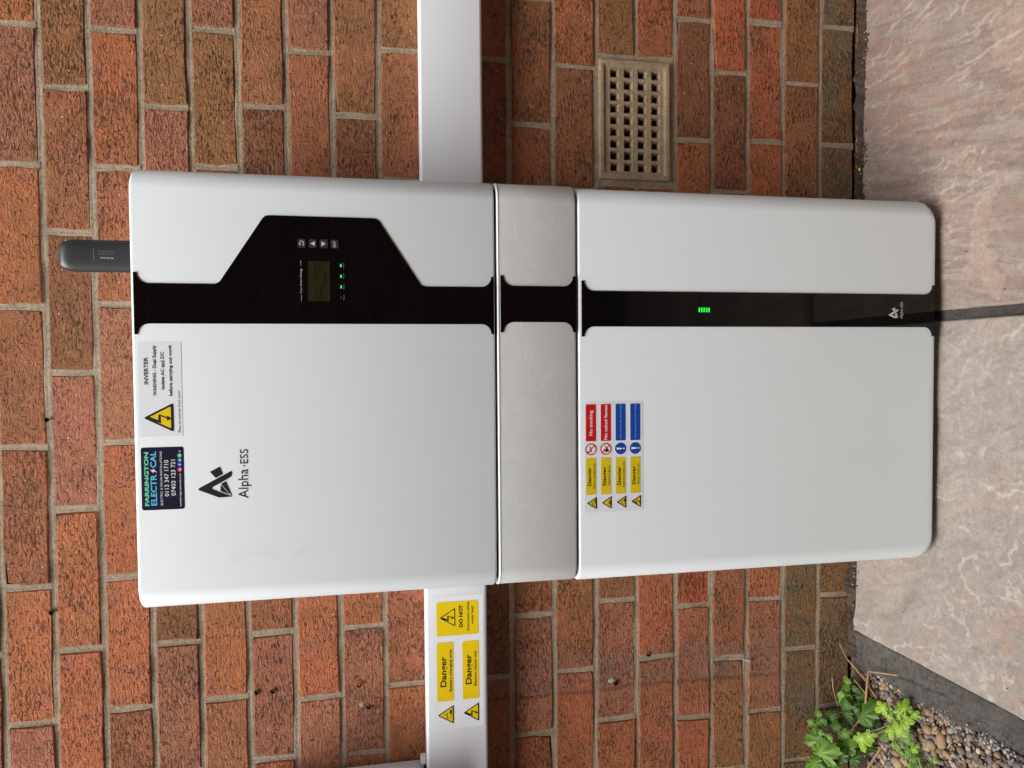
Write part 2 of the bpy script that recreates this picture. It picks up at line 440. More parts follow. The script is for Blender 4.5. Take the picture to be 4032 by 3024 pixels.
def grid_obj(name, xs, ys, z, mat, parent=None, keep=None, attr=None):
    nx, ny = len(xs), len(ys)
    X, Y = np.meshgrid(xs, ys, indexing='ij')
    V = np.stack([X if not isinstance(z, tuple) else z[0], Y if not isinstance(z, tuple) else z[1], z if not isinstance(z, tuple) else z[2]], -1).reshape(-1, 3)
    I = np.arange(nx * ny).reshape(nx, ny)
    F = np.stack([I[:-1, :-1], I[1:, :-1], I[1:, 1:], I[:-1, 1:]], -1).reshape(-1, 4)
    if (ys[1] < ys[0]) != (xs[1] < xs[0]): F = F[:, ::-1]
    me = bpy.data.meshes.new(name)
    me.vertices.add(len(V)); me.vertices.foreach_set('co', V.astype(np.float32).ravel())
    me.loops.add(len(F) * 4); me.loops.foreach_set('vertex_index', F.astype(np.int32).ravel())
    me.polygons.add(len(F)); me.polygons.foreach_set('loop_start', np.arange(0, len(F) * 4, 4, dtype=np.int32))
    me.update(calc_edges=True); me.validate()
    me.polygons.foreach_set('use_smooth', np.ones(len(F), dtype=bool))
    if attr is not None:
        a = me.color_attributes.new(attr[0], 'FLOAT_COLOR', 'POINT')
        a.data.foreach_set('color', attr[1].reshape(-1, 4).astype(np.float32).ravel())
    me.materials.append(M[mat])
    o = bpy.data.objects.new(name, me); C.objects.link(o)
    if parent is not None: hang(o, parent)
    return o

# ================================================================== THE WALL
ZR = [1.4661, 1.392, 1.3153, 1.2384, 1.162, 1.0847, 1.0093, 0.9304, 0.8530, 0.7755, 0.6978, 0.6171, 0.5356, 0.4581, 0.3814, 0.3068, 0.2322, 0.1572, 0.0784, 0.0010, -0.0760]
ZL = [1.4653, 1.3905, 1.3147, 1.2387, 1.1621, 1.0846, 1.0066, 0.9312, 0.8540, 0.7770, 0.7003, 0.6203, 0.5409, 0.4588, 0.38, 0.3059, 0.232, 0.1532, 0.0778, 0.0010, -0.0760]
up = [1.4661 + 0.0760 * i for i in range(3, 0, -1)]
ZR = up + ZR; ZL = up + ZL
K0 = 3                                             # courses are counted from -3
def joint_z(k, x):                                 # height of bed joint k at x
    a, b = ZR[k + K0], ZL[k + K0]; return b + (a - b) * (x + 0.76) / 1.42
KNOWN = {-1: [0.5449, 0.3218, 0.0943, -0.1339, -0.3625, -0.5886], 0: [0.4483, 0.2158, -0.0125, -0.237, -0.4709],
         1: [0.5464, 0.3229, 0.099, -0.1281, -0.355, -0.5783], 2: [0.4252, -0.4727], 3: [0.5583, 0.331, -0.5753],
         4: [0.4354, -0.4661, -0.6895], 5: [0.532, -0.5887], 6: [0.4282, -0.4688, -0.6956], 7: [0.5461, -0.5794],
         8: [0.4300, -0.4690], 9: [0.5427, -0.5805], 10: [0.4295, -0.4707, -0.6946], 11: [0.5394, -0.5809],
         12: [0.5630, 0.3280, -0.4547, -0.6818], 13: [0.5630, 0.3280, -0.5700], 14: [0.6431, 0.4178, -0.4749, -0.6948], 15: [0.5469, 0.3237, -0.5834],
         16: [0.6489, 0.4224, -0.4727, -0.6957], 17: [0.5363, -0.5778], 18: [0.6522, 0.4224, -0.4748], 19: [0.535, -0.58],
         -2: [0.4483, -0.4709], -3: [0.5449, -0.5886]}
XMIN, XMAX = -1.02, 1.02
def perps(c):
    k = sorted(KNOWN[c]); out = [k[0]]
    for a, b in zip(k, k[1:]):
        n = max(1, round((b - a) / 0.225)); out += [a + (b - a) * i / n for i in range(1, n + 1)]
    while out[0] > XMIN: out.insert(0, out[0] - 0.2255 + random.uniform(-.004, .004))
    while out[-1] < XMAX: out.append(out[-1] + 0.2255 + random.uniform(-.004, .004))
    return out
TONE = {'r': ((.400, .128, .058), .25), 'R': ((.43, .112, .050), .08), 'b': ((.325, .116, .058), .35), 'o': ((.300, .130, .056), .55),
        'p': ((.335, .128, .078), .25), 'd': ((.235, .092, .048), .4), 'g': ((.150, .112, .066), .9)}
# tones seen in the photograph, from the right-hand end of each course towards the left; '.' = behind the unit
SEEN_R = {-1: 'rprbbrp', 0: 'obdprr', 1: 'prbprrb', 2: 'op', 3: 'po', 4: 'od', 5: 'pb', 6: 'od', 7: 'ob', 9: 'bd', 10: 'ob', 11: 'ro', 12: 'o', 13: 'r',
          14: 'bdr', 15: 'Rdd', 16: 'Rrr', 17: 'oob', 18: 'ggg', 19: 'gggg'}
SEEN_L = {2: 'dpp', 3: 'rbr', 4: 'bpr', 5: 'prp', 6: 'rpr', 7: 'obr', 8: 'bdr', 9: 'ddb', 10: 'bpr', 11: 'rbr', 12: 'dpr', 13: 'rbp', 14: 'Rbr', 15: 'pbo', 16: 'rpo', 17: 'ggg', 18: 'ggg', 19: 'ggg'}
wall = thing('brick_wall', (0, 0.05, -0.02), 'red and brown rough-faced brick wall behind the battery unit', 'wall')
MW = 0.0047                                          # half a joint
def brick_mesh(x0, x1, zf, rnd):
    """zf(x, top) gives the course edges; a rough-edged brick with worn arrises, 48 triangles"""
    j = lambda s: rnd.uniform(-s, s)
    xs_top = [x0, x0 + (x1 - x0) * .34, x0 + (x1 - x0) * .68, x1]
    ring = []
    for x in xs_top: ring.append([x, zf(x, True)])
    ring.append([x1, (zf(x1, True) + zf(x1, False)) / 2])
    for x in xs_top[::-1]: ring.append([x, zf(x, False)])
    ring.append([x0, (zf(x0, True) + zf(x0, False)) / 2])
    cx = (x0 + x1) / 2; cz = (zf(cx, True) + zf(cx, False)) / 2
    n = len(ring); yf = j(.0012); tilt = j(.0012)
    for p in ring: p[0] += j(.0018); p[1] += j(.0014)
    if rnd.random() < .22:
        p = ring[rnd.choice((0, 3, 5, 8))]; p[0] -= math.copysign(rnd.uniform(.002, .006), p[0] - cx); p[1] -= math.copysign(rnd.uniform(.001, .005), p[1] - cz)
    def shrink(p, d): return (p[0] - math.copysign(d, p[0] - cx) * (1 if abs(p[0] - cx) > (x1 - x0) * .4 else 0), p[1] - math.copysign(d, p[1] - cz) * (1 if abs(p[1] - cz) > .015 else 0))
    v = []
    for p in ring:
        q = shrink(p, .0014 + abs(j(.0008))); v.append((q[0], yf + tilt * (q[0] - cx) / .1 + j(.0004), q[1]))
    for p in ring: v.append((p[0], yf + .0024, p[1]))
    for p in ring: v.append((p[0], .092, p[1]))
    f = [tuple(range(n - 1, -1, -1))]
    for r in (0, 1):
        for i in range(n):
            a, b = r * n + i, r * n + (i + 1) % n; f.append((a, b, b + n, a + n))
    f = [q[::-1] for q in f]
    return v, f
BR = random.Random(5); mort = Buf()
AIR = (0.328, 0.563)
nm = np.random.RandomState(3)
def strip(p0, p1, horizontal, half):
    """one tooled joint: shallow hollow profile with a sandy, slightly wandering edge"""
    L = math.hypot(p1[0] - p0[0], p1[1] - p0[1]); n = max(2, int(L / .007))
    offs = [-half - .0022, -half * .72, -half * .3, half * .3, half * .72, half + .0022]
    deep = [.0030, .0019, .0027, .0028, .0019, .0030]
    vv = []; ff = []; ph = nm.rand() * 50
    for i in range(n + 1):
        t = i / n; x = p0[0] + (p1[0] - p0[0]) * t; z = p0[1] + (p1[1] - p0[1]) * t
        wob = (float(vnoise(np.array(x * 40 + ph), np.array(z * 40.))) - .5) * .0022
        dy = (float(vnoise(np.array(x * 25 + ph), np.array(z * 25. + 9))) - .5) * .0022
        for o, d in zip(offs, deep):
            jj = 0.0
            vv.append((x + (0 if horizontal else o + wob), d + dy + jj, z + (o + wob if horizontal else 0)))
        if i:
            b = (i - 1) * 6
            for q in range(5): ff.append((b + q, b + q + 1, b + q + 7, b + q + 6))
    mort.add(vv, ff)
for c in range(-3, 20):
    P = perps(c); code_of = {}
    for seq, edge in ((SEEN_R.get(c, ''), .58 + .006 * (c + 1)), (SEEN_L.get(c, ''), -.352)):
        idx = max(i for i in range(len(P)) if P[i] < edge)          # the brick that holds x = edge
        for q, ch in enumerate(seq):
            if idx - q >= 0: code_of[idx - q] = ch
    zf_for = lambda c: (lambda x, top: joint_z(c, x) - MW if top else joint_z(c + 1, x) + MW)
    for i in range(len(P) - 1):
        a, b = P[i], P[i + 1]
        if c in (12, 13) and a > AIR[0] - .01 and b < AIR[1] + .01: continue
        ch = code_of.get(i) or BR.choice('rrbbopdp' if c < 15 else 'rbbodg')
        v, f = brick_mesh(a + MW, b - MW, zf_for(c), BR)
        o = obj('brick', v, f, 'brick', wall)
        base, olive = TONE[ch]; s = BR.uniform(.95, 1.2)
        o.color = (base[0] * s, base[1] * s * BR.uniform(.94, 1.08), base[2] * s, olive)
    for x in P:
        if XMIN - .2 < x < XMAX + .2 and not (c in (12, 13) and AIR[0] + .02 < x < AIR[1] - .02):
            strip((x, joint_z(c + 1, x) + .003), (x, joint_z(c, x) - .003), False, MW)
for k in range(-3, 19):
    if k == 13:
        strip((-1.2, joint_z(k, -1.2)), (AIR[0], joint_z(k, AIR[0])), True, MW); strip((AIR[1], joint_z(k, AIR[1])), (1.2, joint_z(k, 1.2)), True, MW)
    else: strip((-1.2, joint_z(k, -1.2)), (1.2, joint_z(k, 1.2)), True, MW)
mo = mort.make('mortar', 'mortar', wall, smooth=60)
# wider bed of mortar round the air brick
ab = Buf()
for (x0, x1, z0, z1) in ((.329, .3375, .385, .535), (.555, .5665, .385, .535), (.3375, .555, .3825, .3935), (.3375, .555, .529, .537)):
    ab.box(x0, x1, .0025, .06, z0, z1)
ab.make('vent_bedding', 'mortar', wall)
core = Buf(); core.box(-3.2, 3.2, .093, .30, -.3, 3.2); core.make('wall_core', 'backing', wall)
# the same brickwork running on past the part one can see
far = Buf()
zc = 1.4661 + .228; r2 = random.Random(2); row = 0
while zc < 3.2:
    x = -3.2 + (row % 2) * .1125
    while x < 3.1: far.box(x + .005, x + .220, r2.uniform(-.001, .001), .09, zc + .005, zc + .071); x += .225
    zc += .076; row += 1
for c in range(-3, 20):
    z1 = joint_z(c, 0) - .005; z0 = joint_z(c + 1, 0) + .005
    P = perps(c)
    x = P[-1] + .005
    while x < 3.1: far.box(x, x + .215, r2.uniform(-.001, .001), .09, z0, z1); x += .225
    x = P[0] - .005
    while x > -3.1: far.box(x - .215, x, r2.uniform(-.001, .001), .09, z0, z1); x -= .225
fo = far.make('brickwork', 'brick', wall); fo.color = (.30, .1, .055, .4); fo['kind'] = 'stuff'
fm = Buf()
fm.box(-3.2, 3.2, .0035, .05, 1.694, 3.2); fm.box(1.19, 3.2, .0035, .05, -.05, 1.694); fm.box(-3.2, -1.19, .0035, .05, -.05, 1.694)
fm.make('joint_filling', 'mortar', wall)
# drilled holes and filler left in the wall
def lump(name, x, z, rx, rz, mat, h):
    rr = random.Random(int((x + 2) * 1e4)); v = [(x, -h, z)]; n = 9
    for ring, (s, y) in enumerate(((.6, -h * .7), (1.0, .0015))):
        for i in range(n):
            a = 2 * math.pi * i / n; q = s * rr.uniform(.5, 1.35)
            v.append((x + rx * q * math.cos(a), y, z + rz * q * math.sin(a)))
    f = [(0, 1 + i, 1 + (i + 1) % n) for i in range(n)] + [(1 + i, 1 + n + i, 1 + n + (i + 1) % n, 1 + (i + 1) % n) for i in range(n)]
    return obj(name, v, f, mat, wall, 60)
for x, z, r in ((-.5682, 1.1506, .0042), (-.5694, 1.1238, .0042), (-.4058, 1.4691, .0040), (-.0891, 1.4678, .0036), (-.5720, .9776, .0042), (-.5674, .6811, .004), (-.5621, .4352, .0048), (-.613, .9615, .0035), (-.612, .5005, .0045)):
    bb = Buf(); n = 12
    bb.add([(x + r * math.cos(2 * math.pi * i / n), -.0018, z + r * math.sin(2 * math.pi * i / n)) for i in range(n)] + [(x, .004, z)],
           [(i, (i + 1) % n, n) for i in range(n)]); bb.make('drilled_hole', 'hole', wall)  # shallow cone; the dark inside of the hole is put into its colour
lump('filler', -.6086, .9728, .006, .008, 'filler', .0018); lump('filler', -.6064, .508, .006, .009, 'filler', .0018)
lump('chipped_face', -.568, .976, .009, .012, 'chip', .0010); lump('chipped_face', -.571, .676, .008, .011, 'chip', .0010)
lump('pipe_stub', -.592, .2259, .004, .008, 'filler', .006)

# ================================================================== AIR BRICK
air = thing('air_brick', (.446, 0, .392), 'buff clay air brick with rows of square holes set in the wall', 'air vent')
def air_panel():
    B = Buf()
    ox0, ox1, oz0, oz1 = .3365, .5557, .3928, .5302        # outside
    ix0, ix1, iz0, iz1 = .3475, .5455, .4022, .5215        # inside of the raised border
    yF, yP = -.0055, -.0015
    o = [(ox0, oz0), (ox1, oz0), (ox1, oz1), (ox0, oz1)]; d = .002
    f1 = [(ox0 + d, oz0 + d), (ox1 - d, oz0 + d), (ox1 - d, oz1 - d), (ox0 + d, oz1 - d)]
    i1 = [(ix0 - .0015, iz0 - .0015), (ix1 + .0015, iz0 - .0015), (ix1 + .0015, iz1 + .0015), (ix0 - .0015, iz1 + .0015)]
    i2 = [(ix0 + .002, iz0 + .002), (ix1 - .002, iz0 + .002), (ix1 - .002, iz1 - .002), (ix0 + .002, iz1 - .002)]
    V = [(a, .04, b) for a, b in o] + [(a, yF + d, b) for a, b in o] + [(a, yF, b) for a, b in f1] + [(a, yF, b) for a, b in i1] + [(a, yP, b) for a, b in i2]
    F = []
    for r in range(4):
        for i in range(4): F.append((r * 4 + i, r * 4 + (i + 1) % 4, r * 4 + 4 + (i + 1) % 4, r * 4 + 4 + i))
    frame = Buf(); frame.add(V, F)
    x0, x1, z0, z1 = i2[0][0], i2[2][0], i2[0][1], i2[2][1]
    cols = [(.3520 + .0215 * i, .3520 + .0215 * i + .0158) for i in range(9)]
    rows = [(.4115 + .0268 * i, .4115 + .0268 * i + .0170) for i in range(4)]
    xb = [x0] + [q for c in cols for q in c] + [x1]; zb = [z0] + [q for c in rows for q in c] + [z1]
    for i in range(len(xb) - 1):
        for j in range(len(zb) - 1):
            a, b, c, e = xb[i], xb[i + 1], zb[j], zb[j + 1]
            if i % 2 == 1 and j % 2 == 1:
                h = .0022; ring0 = [(a, c), (b, c), (b, e), (a, e)]; ring1 = [(a + h, c + h), (b - h, c + h), (b - h, e - h), (a + h, e - h)]
                V = [(p, yP, q) for p, q in ring0] + [(p, yP + .007, q) for p, q in ring1] + [(p, .06, q) for p, q in ring1]
                F = [(r * 4 + k, r * 4 + (k + 1) % 4, r * 4 + 4 + (k + 1) % 4, r * 4 + 4 + k) for r in range(2) for k in range(4)]
                B.add(V, F)
            else: B.add([(a, yP, c), (b, yP, c), (b, yP, e), (a, yP, e)], [(0, 1, 2, 3)])
    return frame, B
fr, pn = air_panel()
fr.make('raised_border', 'terracotta', air); pn.make('grille', 'terracotta', air)
vo = Buf(); vo.box(.345, .548, .0605, .0925, .400, .524); vo.make('cavity', 'void', air)  # near-black box: the unlit depth behind the holes put into colour
rb = Buf(); rb.add([(.525, .008, .5085), (.535, .006, .5085), (.5355, .009, .5175), (.5315, .007, .5205), (.527, .012, .5125), (.53, .02, .509)], [(0, 1, 2, 4), (2, 3, 4), (0, 4, 5), (1, 5, 2)])
rb.make('rubble', 'mortar', air)

# ================================================================== THE UNIT
YF = -0.22; YB = -0.018
def casing(name, x0, x1, z0, z1, mat, parent, R=.031, eb=.003, et=.004, corner=0.0, topcorner=0.004):
    P = math.pi; rings = []
    def add(z, ix, fy): rings.append((z, ix, fy))
    if corner:
        for i in range(9):
            a = P / 2 * i / 8; z = z0 + corner * (1 - math.sin(a)); ix = corner * (1 - math.cos(a))
            h = z - z0; fy = eb * (1 - math.sqrt(max(0, 1 - (1 - min(h / eb, 1)) ** 2))); add(z, ix, fy)
        rings.reverse(); rings[:] = sorted(rings)
    else:
        for i in range(5):
            a = P / 2 * i / 4; add(z0 + eb * (1 - math.cos(a)), eb * (1 - math.sin(a)), eb * (1 - math.sin(a)))
    for i in range(5):
        a = P / 2 * i / 4; add(z1 - et * (1 - math.sin(a)), topcorner * (1 - math.cos(a)), et * (1 - math.cos(a)))
    n = 12; V = []; F = []
    for z, ix, fy in rings:
        a0, a1, yf = x0 + ix, x1 - ix, YF + fy
        pts = [(a0, YB)]
        pts += [(a0 + R - R * math.cos(P / 2 * i / n), yf + R - R * math.sin(P / 2 * i / n)) for i in range(n + 1)]
        pts += [(a1 - R + R * math.sin(P / 2 * i / n), yf + R - R * math.cos(P / 2 * i / n)) for i in range(n + 1)]
        pts += [(a1, YB)]
        V += [(p, q, z) for p, q in pts]
    m = 2 * n + 4
    for r in range(len(rings) - 1):
        for i in range(m): F.append((r * m + i, r * m + (i + 1) % m, (r + 1) * m + (i + 1) % m, (r + 1) * m + i))
    F.append(tuple(range(m))[::-1]); F.append(tuple((len(rings) - 1) * m + i for i in range(m)))
    return obj(name, V, F, mat, parent, 30)

PZ = 1.47
def panel_outline(xa, xb, wa, wb, zb, zt, r, bulge=None):
    """vertical black strip between xa and xb that flares to wa..wb at both ends through quarter-round corners"""
    P = math.pi; n = 8; tab = .0042
    rt = r
    pts = [(wb, zt), (wa, zt), (wa, zt - tab)]
    # left side, going down
    rx = xa - wa
    pts += [(wa + rx * math.sin(P / 2 * i / n), zt - tab - rx * (1 - math.cos(P / 2 * i / n))) for i in range(1, n + 1)]
    pts += [(wa + rx * math.sin(P / 2 * (1 - i / n)), zb + tab + rx * (1 - math.cos(P / 2 * (1 - i / n)))) for i in range(0, n + 1)]
    pts += [(wa, zb), (wb, zb), (wb, zb + tab)]
    rx = wb - xb
    pts += [(wb - rx * math.sin(P / 2 * i / n), zb + tab + rx * (1 - math.cos(P / 2 * i / n))) for i in range(1, n + 1)]
    if bulge: pts += bulge
    pts += [(wb - rx * math.sin(P / 2 * (1 - i / n)), zt - tab - rx * (1 - math.cos(P / 2 * (1 - i / n)))) for i in range(0, n + 1)]
    out = [pts[0]]
    for p in pts[1:]:
        if (p[0] - out[-1][0]) ** 2 + (p[1] - out[-1][1]) ** 2 > 1e-9: out.append(p)
    return out

def brand_mark(x, z, k, y, mat, parent):
    """the pointed A mark; (x, z) is its apex, k metres per drawing unit"""
    shapes = [[(275, 1235), (290, 1207), (1120, 782), (1145, 778), (1160, 795), (1160, 870), (1140, 920), (1085, 962), (860, 1085), (660, 1185), (637, 1203), (632, 1232), (655, 1255), (1165, 1468), (820, 1482), (790, 1472), (300, 1268), (282, 1255)],
              [(590, 782), (600, 768), (820, 654), (842, 652), (858, 668), (925, 850), (735, 952)], [(865, 1110), (1000, 1042), (1165, 1465)], [(852, 1135), (858, 1308), (1088, 1410)]]
    B = Buf()
    for s in shapes: B.poly([(x - (b - 1240) * k * 1.034, z - (a - 280) * k) for a, b in s], y)
    return B.make('brand_mark', mat, parent)

BOLT = [(-800, 150), (-768, 138), (-808, 235), (-752, 240), (-780, 312), (-768, 322), (-800, 358), (-814, 312), (-795, 314), (-770, 258), (-838, 262)]
def bolt_in(apex, base_z, half, B, y, grow=1.0):
    H = apex[1] - base_z
    B.poly([(apex[0] + (p[0] + 785) / 137 * half * grow, apex[1] - (p[1] - 100) / 275 * H) for p in BOLT], y)
def triangle(apex, base_z, half, y, parent, yellow='yellow', rim=.14, symbol='bolt'):
    """yellow warning triangle with black rim, apex up, and its symbol"""
    H = apex[1] - base_z; a = apex[0]
    outer = rpoly([(a - half, base_z), (a + half, base_z), (a, apex[1])], H * .10)
    t = slab('warning_triangle', outer, y - .00012, y, 'ink', parent)
    c = (a, base_z + H * .36); k = 1 - rim * 1.75
    inner = rpoly([(c[0] + (p - c[0]) * k, c[1] + (q - c[1]) * k) for p, q in ((a - half, base_z), (a + half, base_z), (a, apex[1]))], H * .06)
    B = Buf(); B.poly(inner, y - .00022); B.make('triangle_field', yellow, t)
    B = Buf(); yy = y - .00032; w = half
    if symbol == 'bolt': bolt_in(apex, base_z, half, B, yy)
    elif symbol == 'battery':
        z0 = base_z + H * .17
        B.poly([(a - w * .38, z0), (a - w * .10, z0), (a - w * .10, z0 + H * .025), (a - w * .34, z0 + H * .025), (a - w * .34, z0 + H * .22), (a + w * .16, z0 + H * .22), (a + w * .16, z0 + H * .1), (a + w * .2, z0 + H * .1), (a + w * .2, z0 + H * .25), (a - w * .38, z0 + H * .25)], yy)
        B.poly([(a - w * .12, z0 - H * .03), (a + w * .5, z0 - H * .06), (a + w * .5, z0 + H * .06), (a + w * .28, z0 + H * .09), (a + w * .1, z0 + H * .05)], yy)
        B.poly([(a - w * .3, z0 + H * .25), (a - w * .2, z0 + H * .25), (a - w * .2, z0 + H * .31), (a - w * .3, z0 + H * .31)], yy)
        B.poly([(a + w * .02, z0 + H * .25), (a + w * .11, z0 + H * .25), (a + w * .11, z0 + H * .31), (a + w * .02, z0 + H * .31)], yy)
        B.poly([(a - w * .06, z0 + H * .3), (a + w * .02, z0 + H * .38), (a - w * .08, z0 + H * .46), (a - w * .02, z0 + H * .47), (a + w * .06, z0 + H * .38), (a, z0 + H * .3)], yy)
    else:
        rr = random.Random(4); ctr = (a, base_z + H * .2)
        for i in range(9):
            an = math.radians(12 + i * 19.5); L = H * rr.uniform(.26, .42); d = H * .022
            B.poly([(ctr[0] + math.cos(an - .12) * d * 3, ctr[1] + math.sin(an - .12) * d * 3), (ctr[0] + math.cos(an) * L, ctr[1] + math.sin(an) * L), (ctr[0] + math.cos(an + .2) * d * 3, ctr[1] + math.sin(an + .2) * d * 3)], yy)
        B.poly([(a - w * .45, base_z + H * .12), (a + w * .45, base_z + H * .12), (a + w * .3, base_z + H * .2), (a - w * .3, base_z + H * .2)], yy)
    B.make('symbol', 'ink', t)
    return t

# ---------------- inverter (upper cabinet)
inv = thing('inverter', (-.036, -.018, .7634), 'white wall-mounted inverter cabinet with black display panel and control buttons', 'inverter')
casing('casing', -.3460, .2720, .7634, 1.2680, 'white', inv, topcorner=.006, et=.0040)
bul = [(0.1112, .8722 - .006), (0.1135, .8722 + .001), (.2048, .9322), (.2083, .9375), (.2086, .944), (.2086, 1.083), (.2080, 1.0895), (.2045, 1.0935), (.1150, 1.1520), (.1115, 1.158)]
pi_ = slab('black_panel', panel_outline(.0560, .1115, .0413, .1265, .7648, 1.2640, .015, bul), YF - .0012, YF + .001, 'gloss', inv)
Yp = YF - .0012
def P_(z): return z + PZ
lc = slab('display', rrect(.0885, .1454, P_(-.4674), P_(-.4371), .0006, 2), Yp - .0003, Yp, 'lcd', inv)
yy = Yp - .0005
lettering('Total    172.51kWh', .0905, .1445, P_(-.4492), P_(-.4452), yy, 'lcdink', lc, 0, 1, 'display_text')
lettering('Battery      100%', .0905, .1425, P_(-.4555), P_(-.4515), yy, 'lcdink', lc, 0, 1, 'display_text')
lettering('Normal      B', .1085, .1435, P_(-.4622), P_(-.4582), yy, 'lcdink', lc, 0, 1, 'display_text')
lettering('Your Smart Energy', .0990, .1350, P_(-.4285), P_(-.4258), Yp - .0003, 'greyprint', inv, .008)
for x0_, x1_, z_ in ((.0888, .0973, -.42785), (.1379, .1456, -.42765)):
    B = Buf(); B.poly([(x0_, P_(z_)), (x1_, P_(z_)), (x1_, P_(z_ + .0005)), (x0_, P_(z_ + .0005))], Yp - .0003); B.make('rule', 'greyprint', inv)
for i, (zt, zb) in enumerate(((-.4235, -.4345), (-.4388, -.4496), (-.4539, -.4649), (-.4691, -.4800))):
    bt = slab('button', rrect(.1640, .1764, P_(zb), P_(zt), .0022, 4), Yp - .0009, Yp, 'button', inv)
    B = Buf(); c = (zt + zb) / 2 + PZ; y = Yp - .0011
    if i == 0:
        o = [(.1668, c - .0028)] + arc(.1712, c, .0028, -math.pi / 2, math.pi / 2, 8) + [(.1695, c + .0028)]
        q = [(.1668, c - .0018)] + arc(.1712, c, .0018, -math.pi / 2, math.pi / 2, 8) + [(.1695, c + .0018)]
        for k in range(len(o) - 1): B.poly([o[k], o[k + 1], q[k + 1], q[k]], y)
        B.poly([(.1672, c + .0023), (.1697, c + .0042), (.1697, c + .0004)], y)
    elif i == 1: B.poly([(.1667, c - .0029), (.1735, c - .0029), (.1701, c + .0030)], y)
    elif i == 2: B.poly([(.1667, c + .0029), (.1735, c + .0029), (.1701, c - .0030)], y)
    if i == 3: lettering('ENT', .1656, .1742, c - .0016, c + .0018, y, 'silver', bt, .01, 1, 'symbol')
    else: B.make('symbol', 'silver', bt)
for x, on, word in ((.1399, 1, 'System'), (.1247, 1, 'Normal'), (.1094, 1, 'Battery'), (.0944, 0, 'Fault')):
    slab('indicator_light', rpoly([(x - .0022, P_(-.4840)), (x + .0006, P_(-.4840)), (x + .0022, P_(-.4832)), (x + .0022, P_(-.4818)), (x, P_(-.4822)), (x - .0022, P_(-.4812))], .0006), Yp - .0004, Yp, 'led2' if on else 'button', inv)
    lettering(word, x - .0036, x + .0036, P_(-.4872), P_(-.4857), Yp - .0003, 'dimprint', inv)
yl = YF - .0004
brand_mark(-.1756, P_(-.2842), 5.05e-5, yl, 'ink', inv)
lettering('Alpha', -.1905, -.1492, P_(-.3502), P_(-.3371), yl, 'ink', inv)
lettering('ESS', -.1412, -.1208, P_(-.3505), P_(-.3400), yl, 'ink', inv)
B = Buf(); B.poly(disc(-.1444, P_(-.3452), .0012, 12), yl); B.make('dot', 'ink', inv)

# ---------------- cable cover between the two cabinets
cov = thing('cable_cover', (-.036, -.018, .6373), 'scuffed grey metal cable cover between the two white cabinets', 'cover')
casing('casing', -.3452, .2720, .6373, .7596, 'grey', cov, et=.0030, eb=.003, topcorner=.003)
slab('black_panel', panel_outline(.0594, .1137, .0441, .1292, .6383, .7548, .015), YF - .0012, YF + .001, 'gloss', cov)
B = Buf(); B.box(-.331, .259, -.206, -.02, .7590, .7650); B.make('seam_dark_core', 'gap', cov)  # black core added inside the seam so no light comes through
# brightly lit top edge of the grey cover, its light put in as white
def lip(name, x0, x1, z, parent, mat='white', h=.0022):
    P = math.pi; n = 12; R = .031; out = []; inn = []
    for grow, dst in ((.0006, out), (-.006, inn)):
        a0, a1, yf, r = x0 - grow, x1 + grow, YF - grow, R + grow
        dst += [(a0, YB)] + [(a0 + r - r * math.cos(P / 2 * i / n), yf + r - r * math.sin(P / 2 * i / n)) for i in range(n + 1)]
        dst += [(a1 - r + r * math.sin(P / 2 * i / n), yf + r - r * math.cos(P / 2 * i / n)) for i in range(n + 1)] + [(a1, YB)]
    m = len(out); V = [(p, q, z) for p, q in out] + [(p, q, z + h * .55) for p, q in out] + [(p + (0), q + .0012, z + h) for p, q in out] + [(p, q, z + h) for p, q in inn]
    F = []
    for r in range(3):
        for i in range(m - 1): F.append((r * m + i, r * m + i + 1, (r + 1) * m + i + 1, (r + 1) * m + i))
    return obj(name, V, F, mat, parent, 50)
lip('lit_top_edge', -.3452, .2720, .7574, cov, 'white', .0024)

# ---------------- battery (lower cabinet)
bat = thing('battery_cabinet', (-.038, -.018, -.004), 'white floor-standing battery cabinet with green charge bars on a black strip', 'battery')
casing('casing', -.3468, .2690, .0072, .6341, 'white', bat, eb=.004, et=.0034, corner=.020, topcorner=.004)
slab('black_panel', panel_outline(.0528, .1077, .0375, .1230, .0105, .6289, .015), YF - .0012, YF + .001, 'gloss', bat)
B = Buf(); B.box(-.333, .257, -.206, -.02, .6330, .6385); B.make('seam_dark_core', 'gap', bat)  # same added core, keeps the lower seam dark
B = Buf(); B.box(-.30, .225, -.195, -.03, -.004, .0085); B.make('plinth', 'gap', bat)
for i in range(5):
    z1 = P_(-1.0326) - i * .0041
    slab('charge_bar', [(.0759, z1 - .0024), (.0830, z1 - .0024), (.0830, z1 - .0001), (.0759, z1 - .0001)], Yp - .0004, Yp, 'led', bat)
B = Buf(); o = [(.0738, P_(-1.0545)), (.0850, P_(-1.0545)), (.0850, P_(-1.0313)), (.0738, P_(-1.0313))]
q = [(.0742, P_(-1.0541)), (.0846, P_(-1.0541)), (.0846, P_(-1.0317)), (.0742, P_(-1.0317))]
B.ring(o, q, Yp - .0003); B.make('battery_outline', 'button', bat)
brand_mark(.0729, P_(-1.3716), 5.05e-5 * .406, Yp - .0003, 'silver', bat)
lettering('Alpha', .0668, .0832, P_(-1.3986), P_(-1.3930), Yp - .0003, 'silver', bat)
lettering('ESS', .0863, .0948, P_(-1.3986), P_(-1.3938), Yp - .0003, 'silver', bat)
B = Buf(); B.poly(disc(.0848, P_(-1.3964), .0006, 8), Yp - .0003); B.make('dot', 'silver', bat)

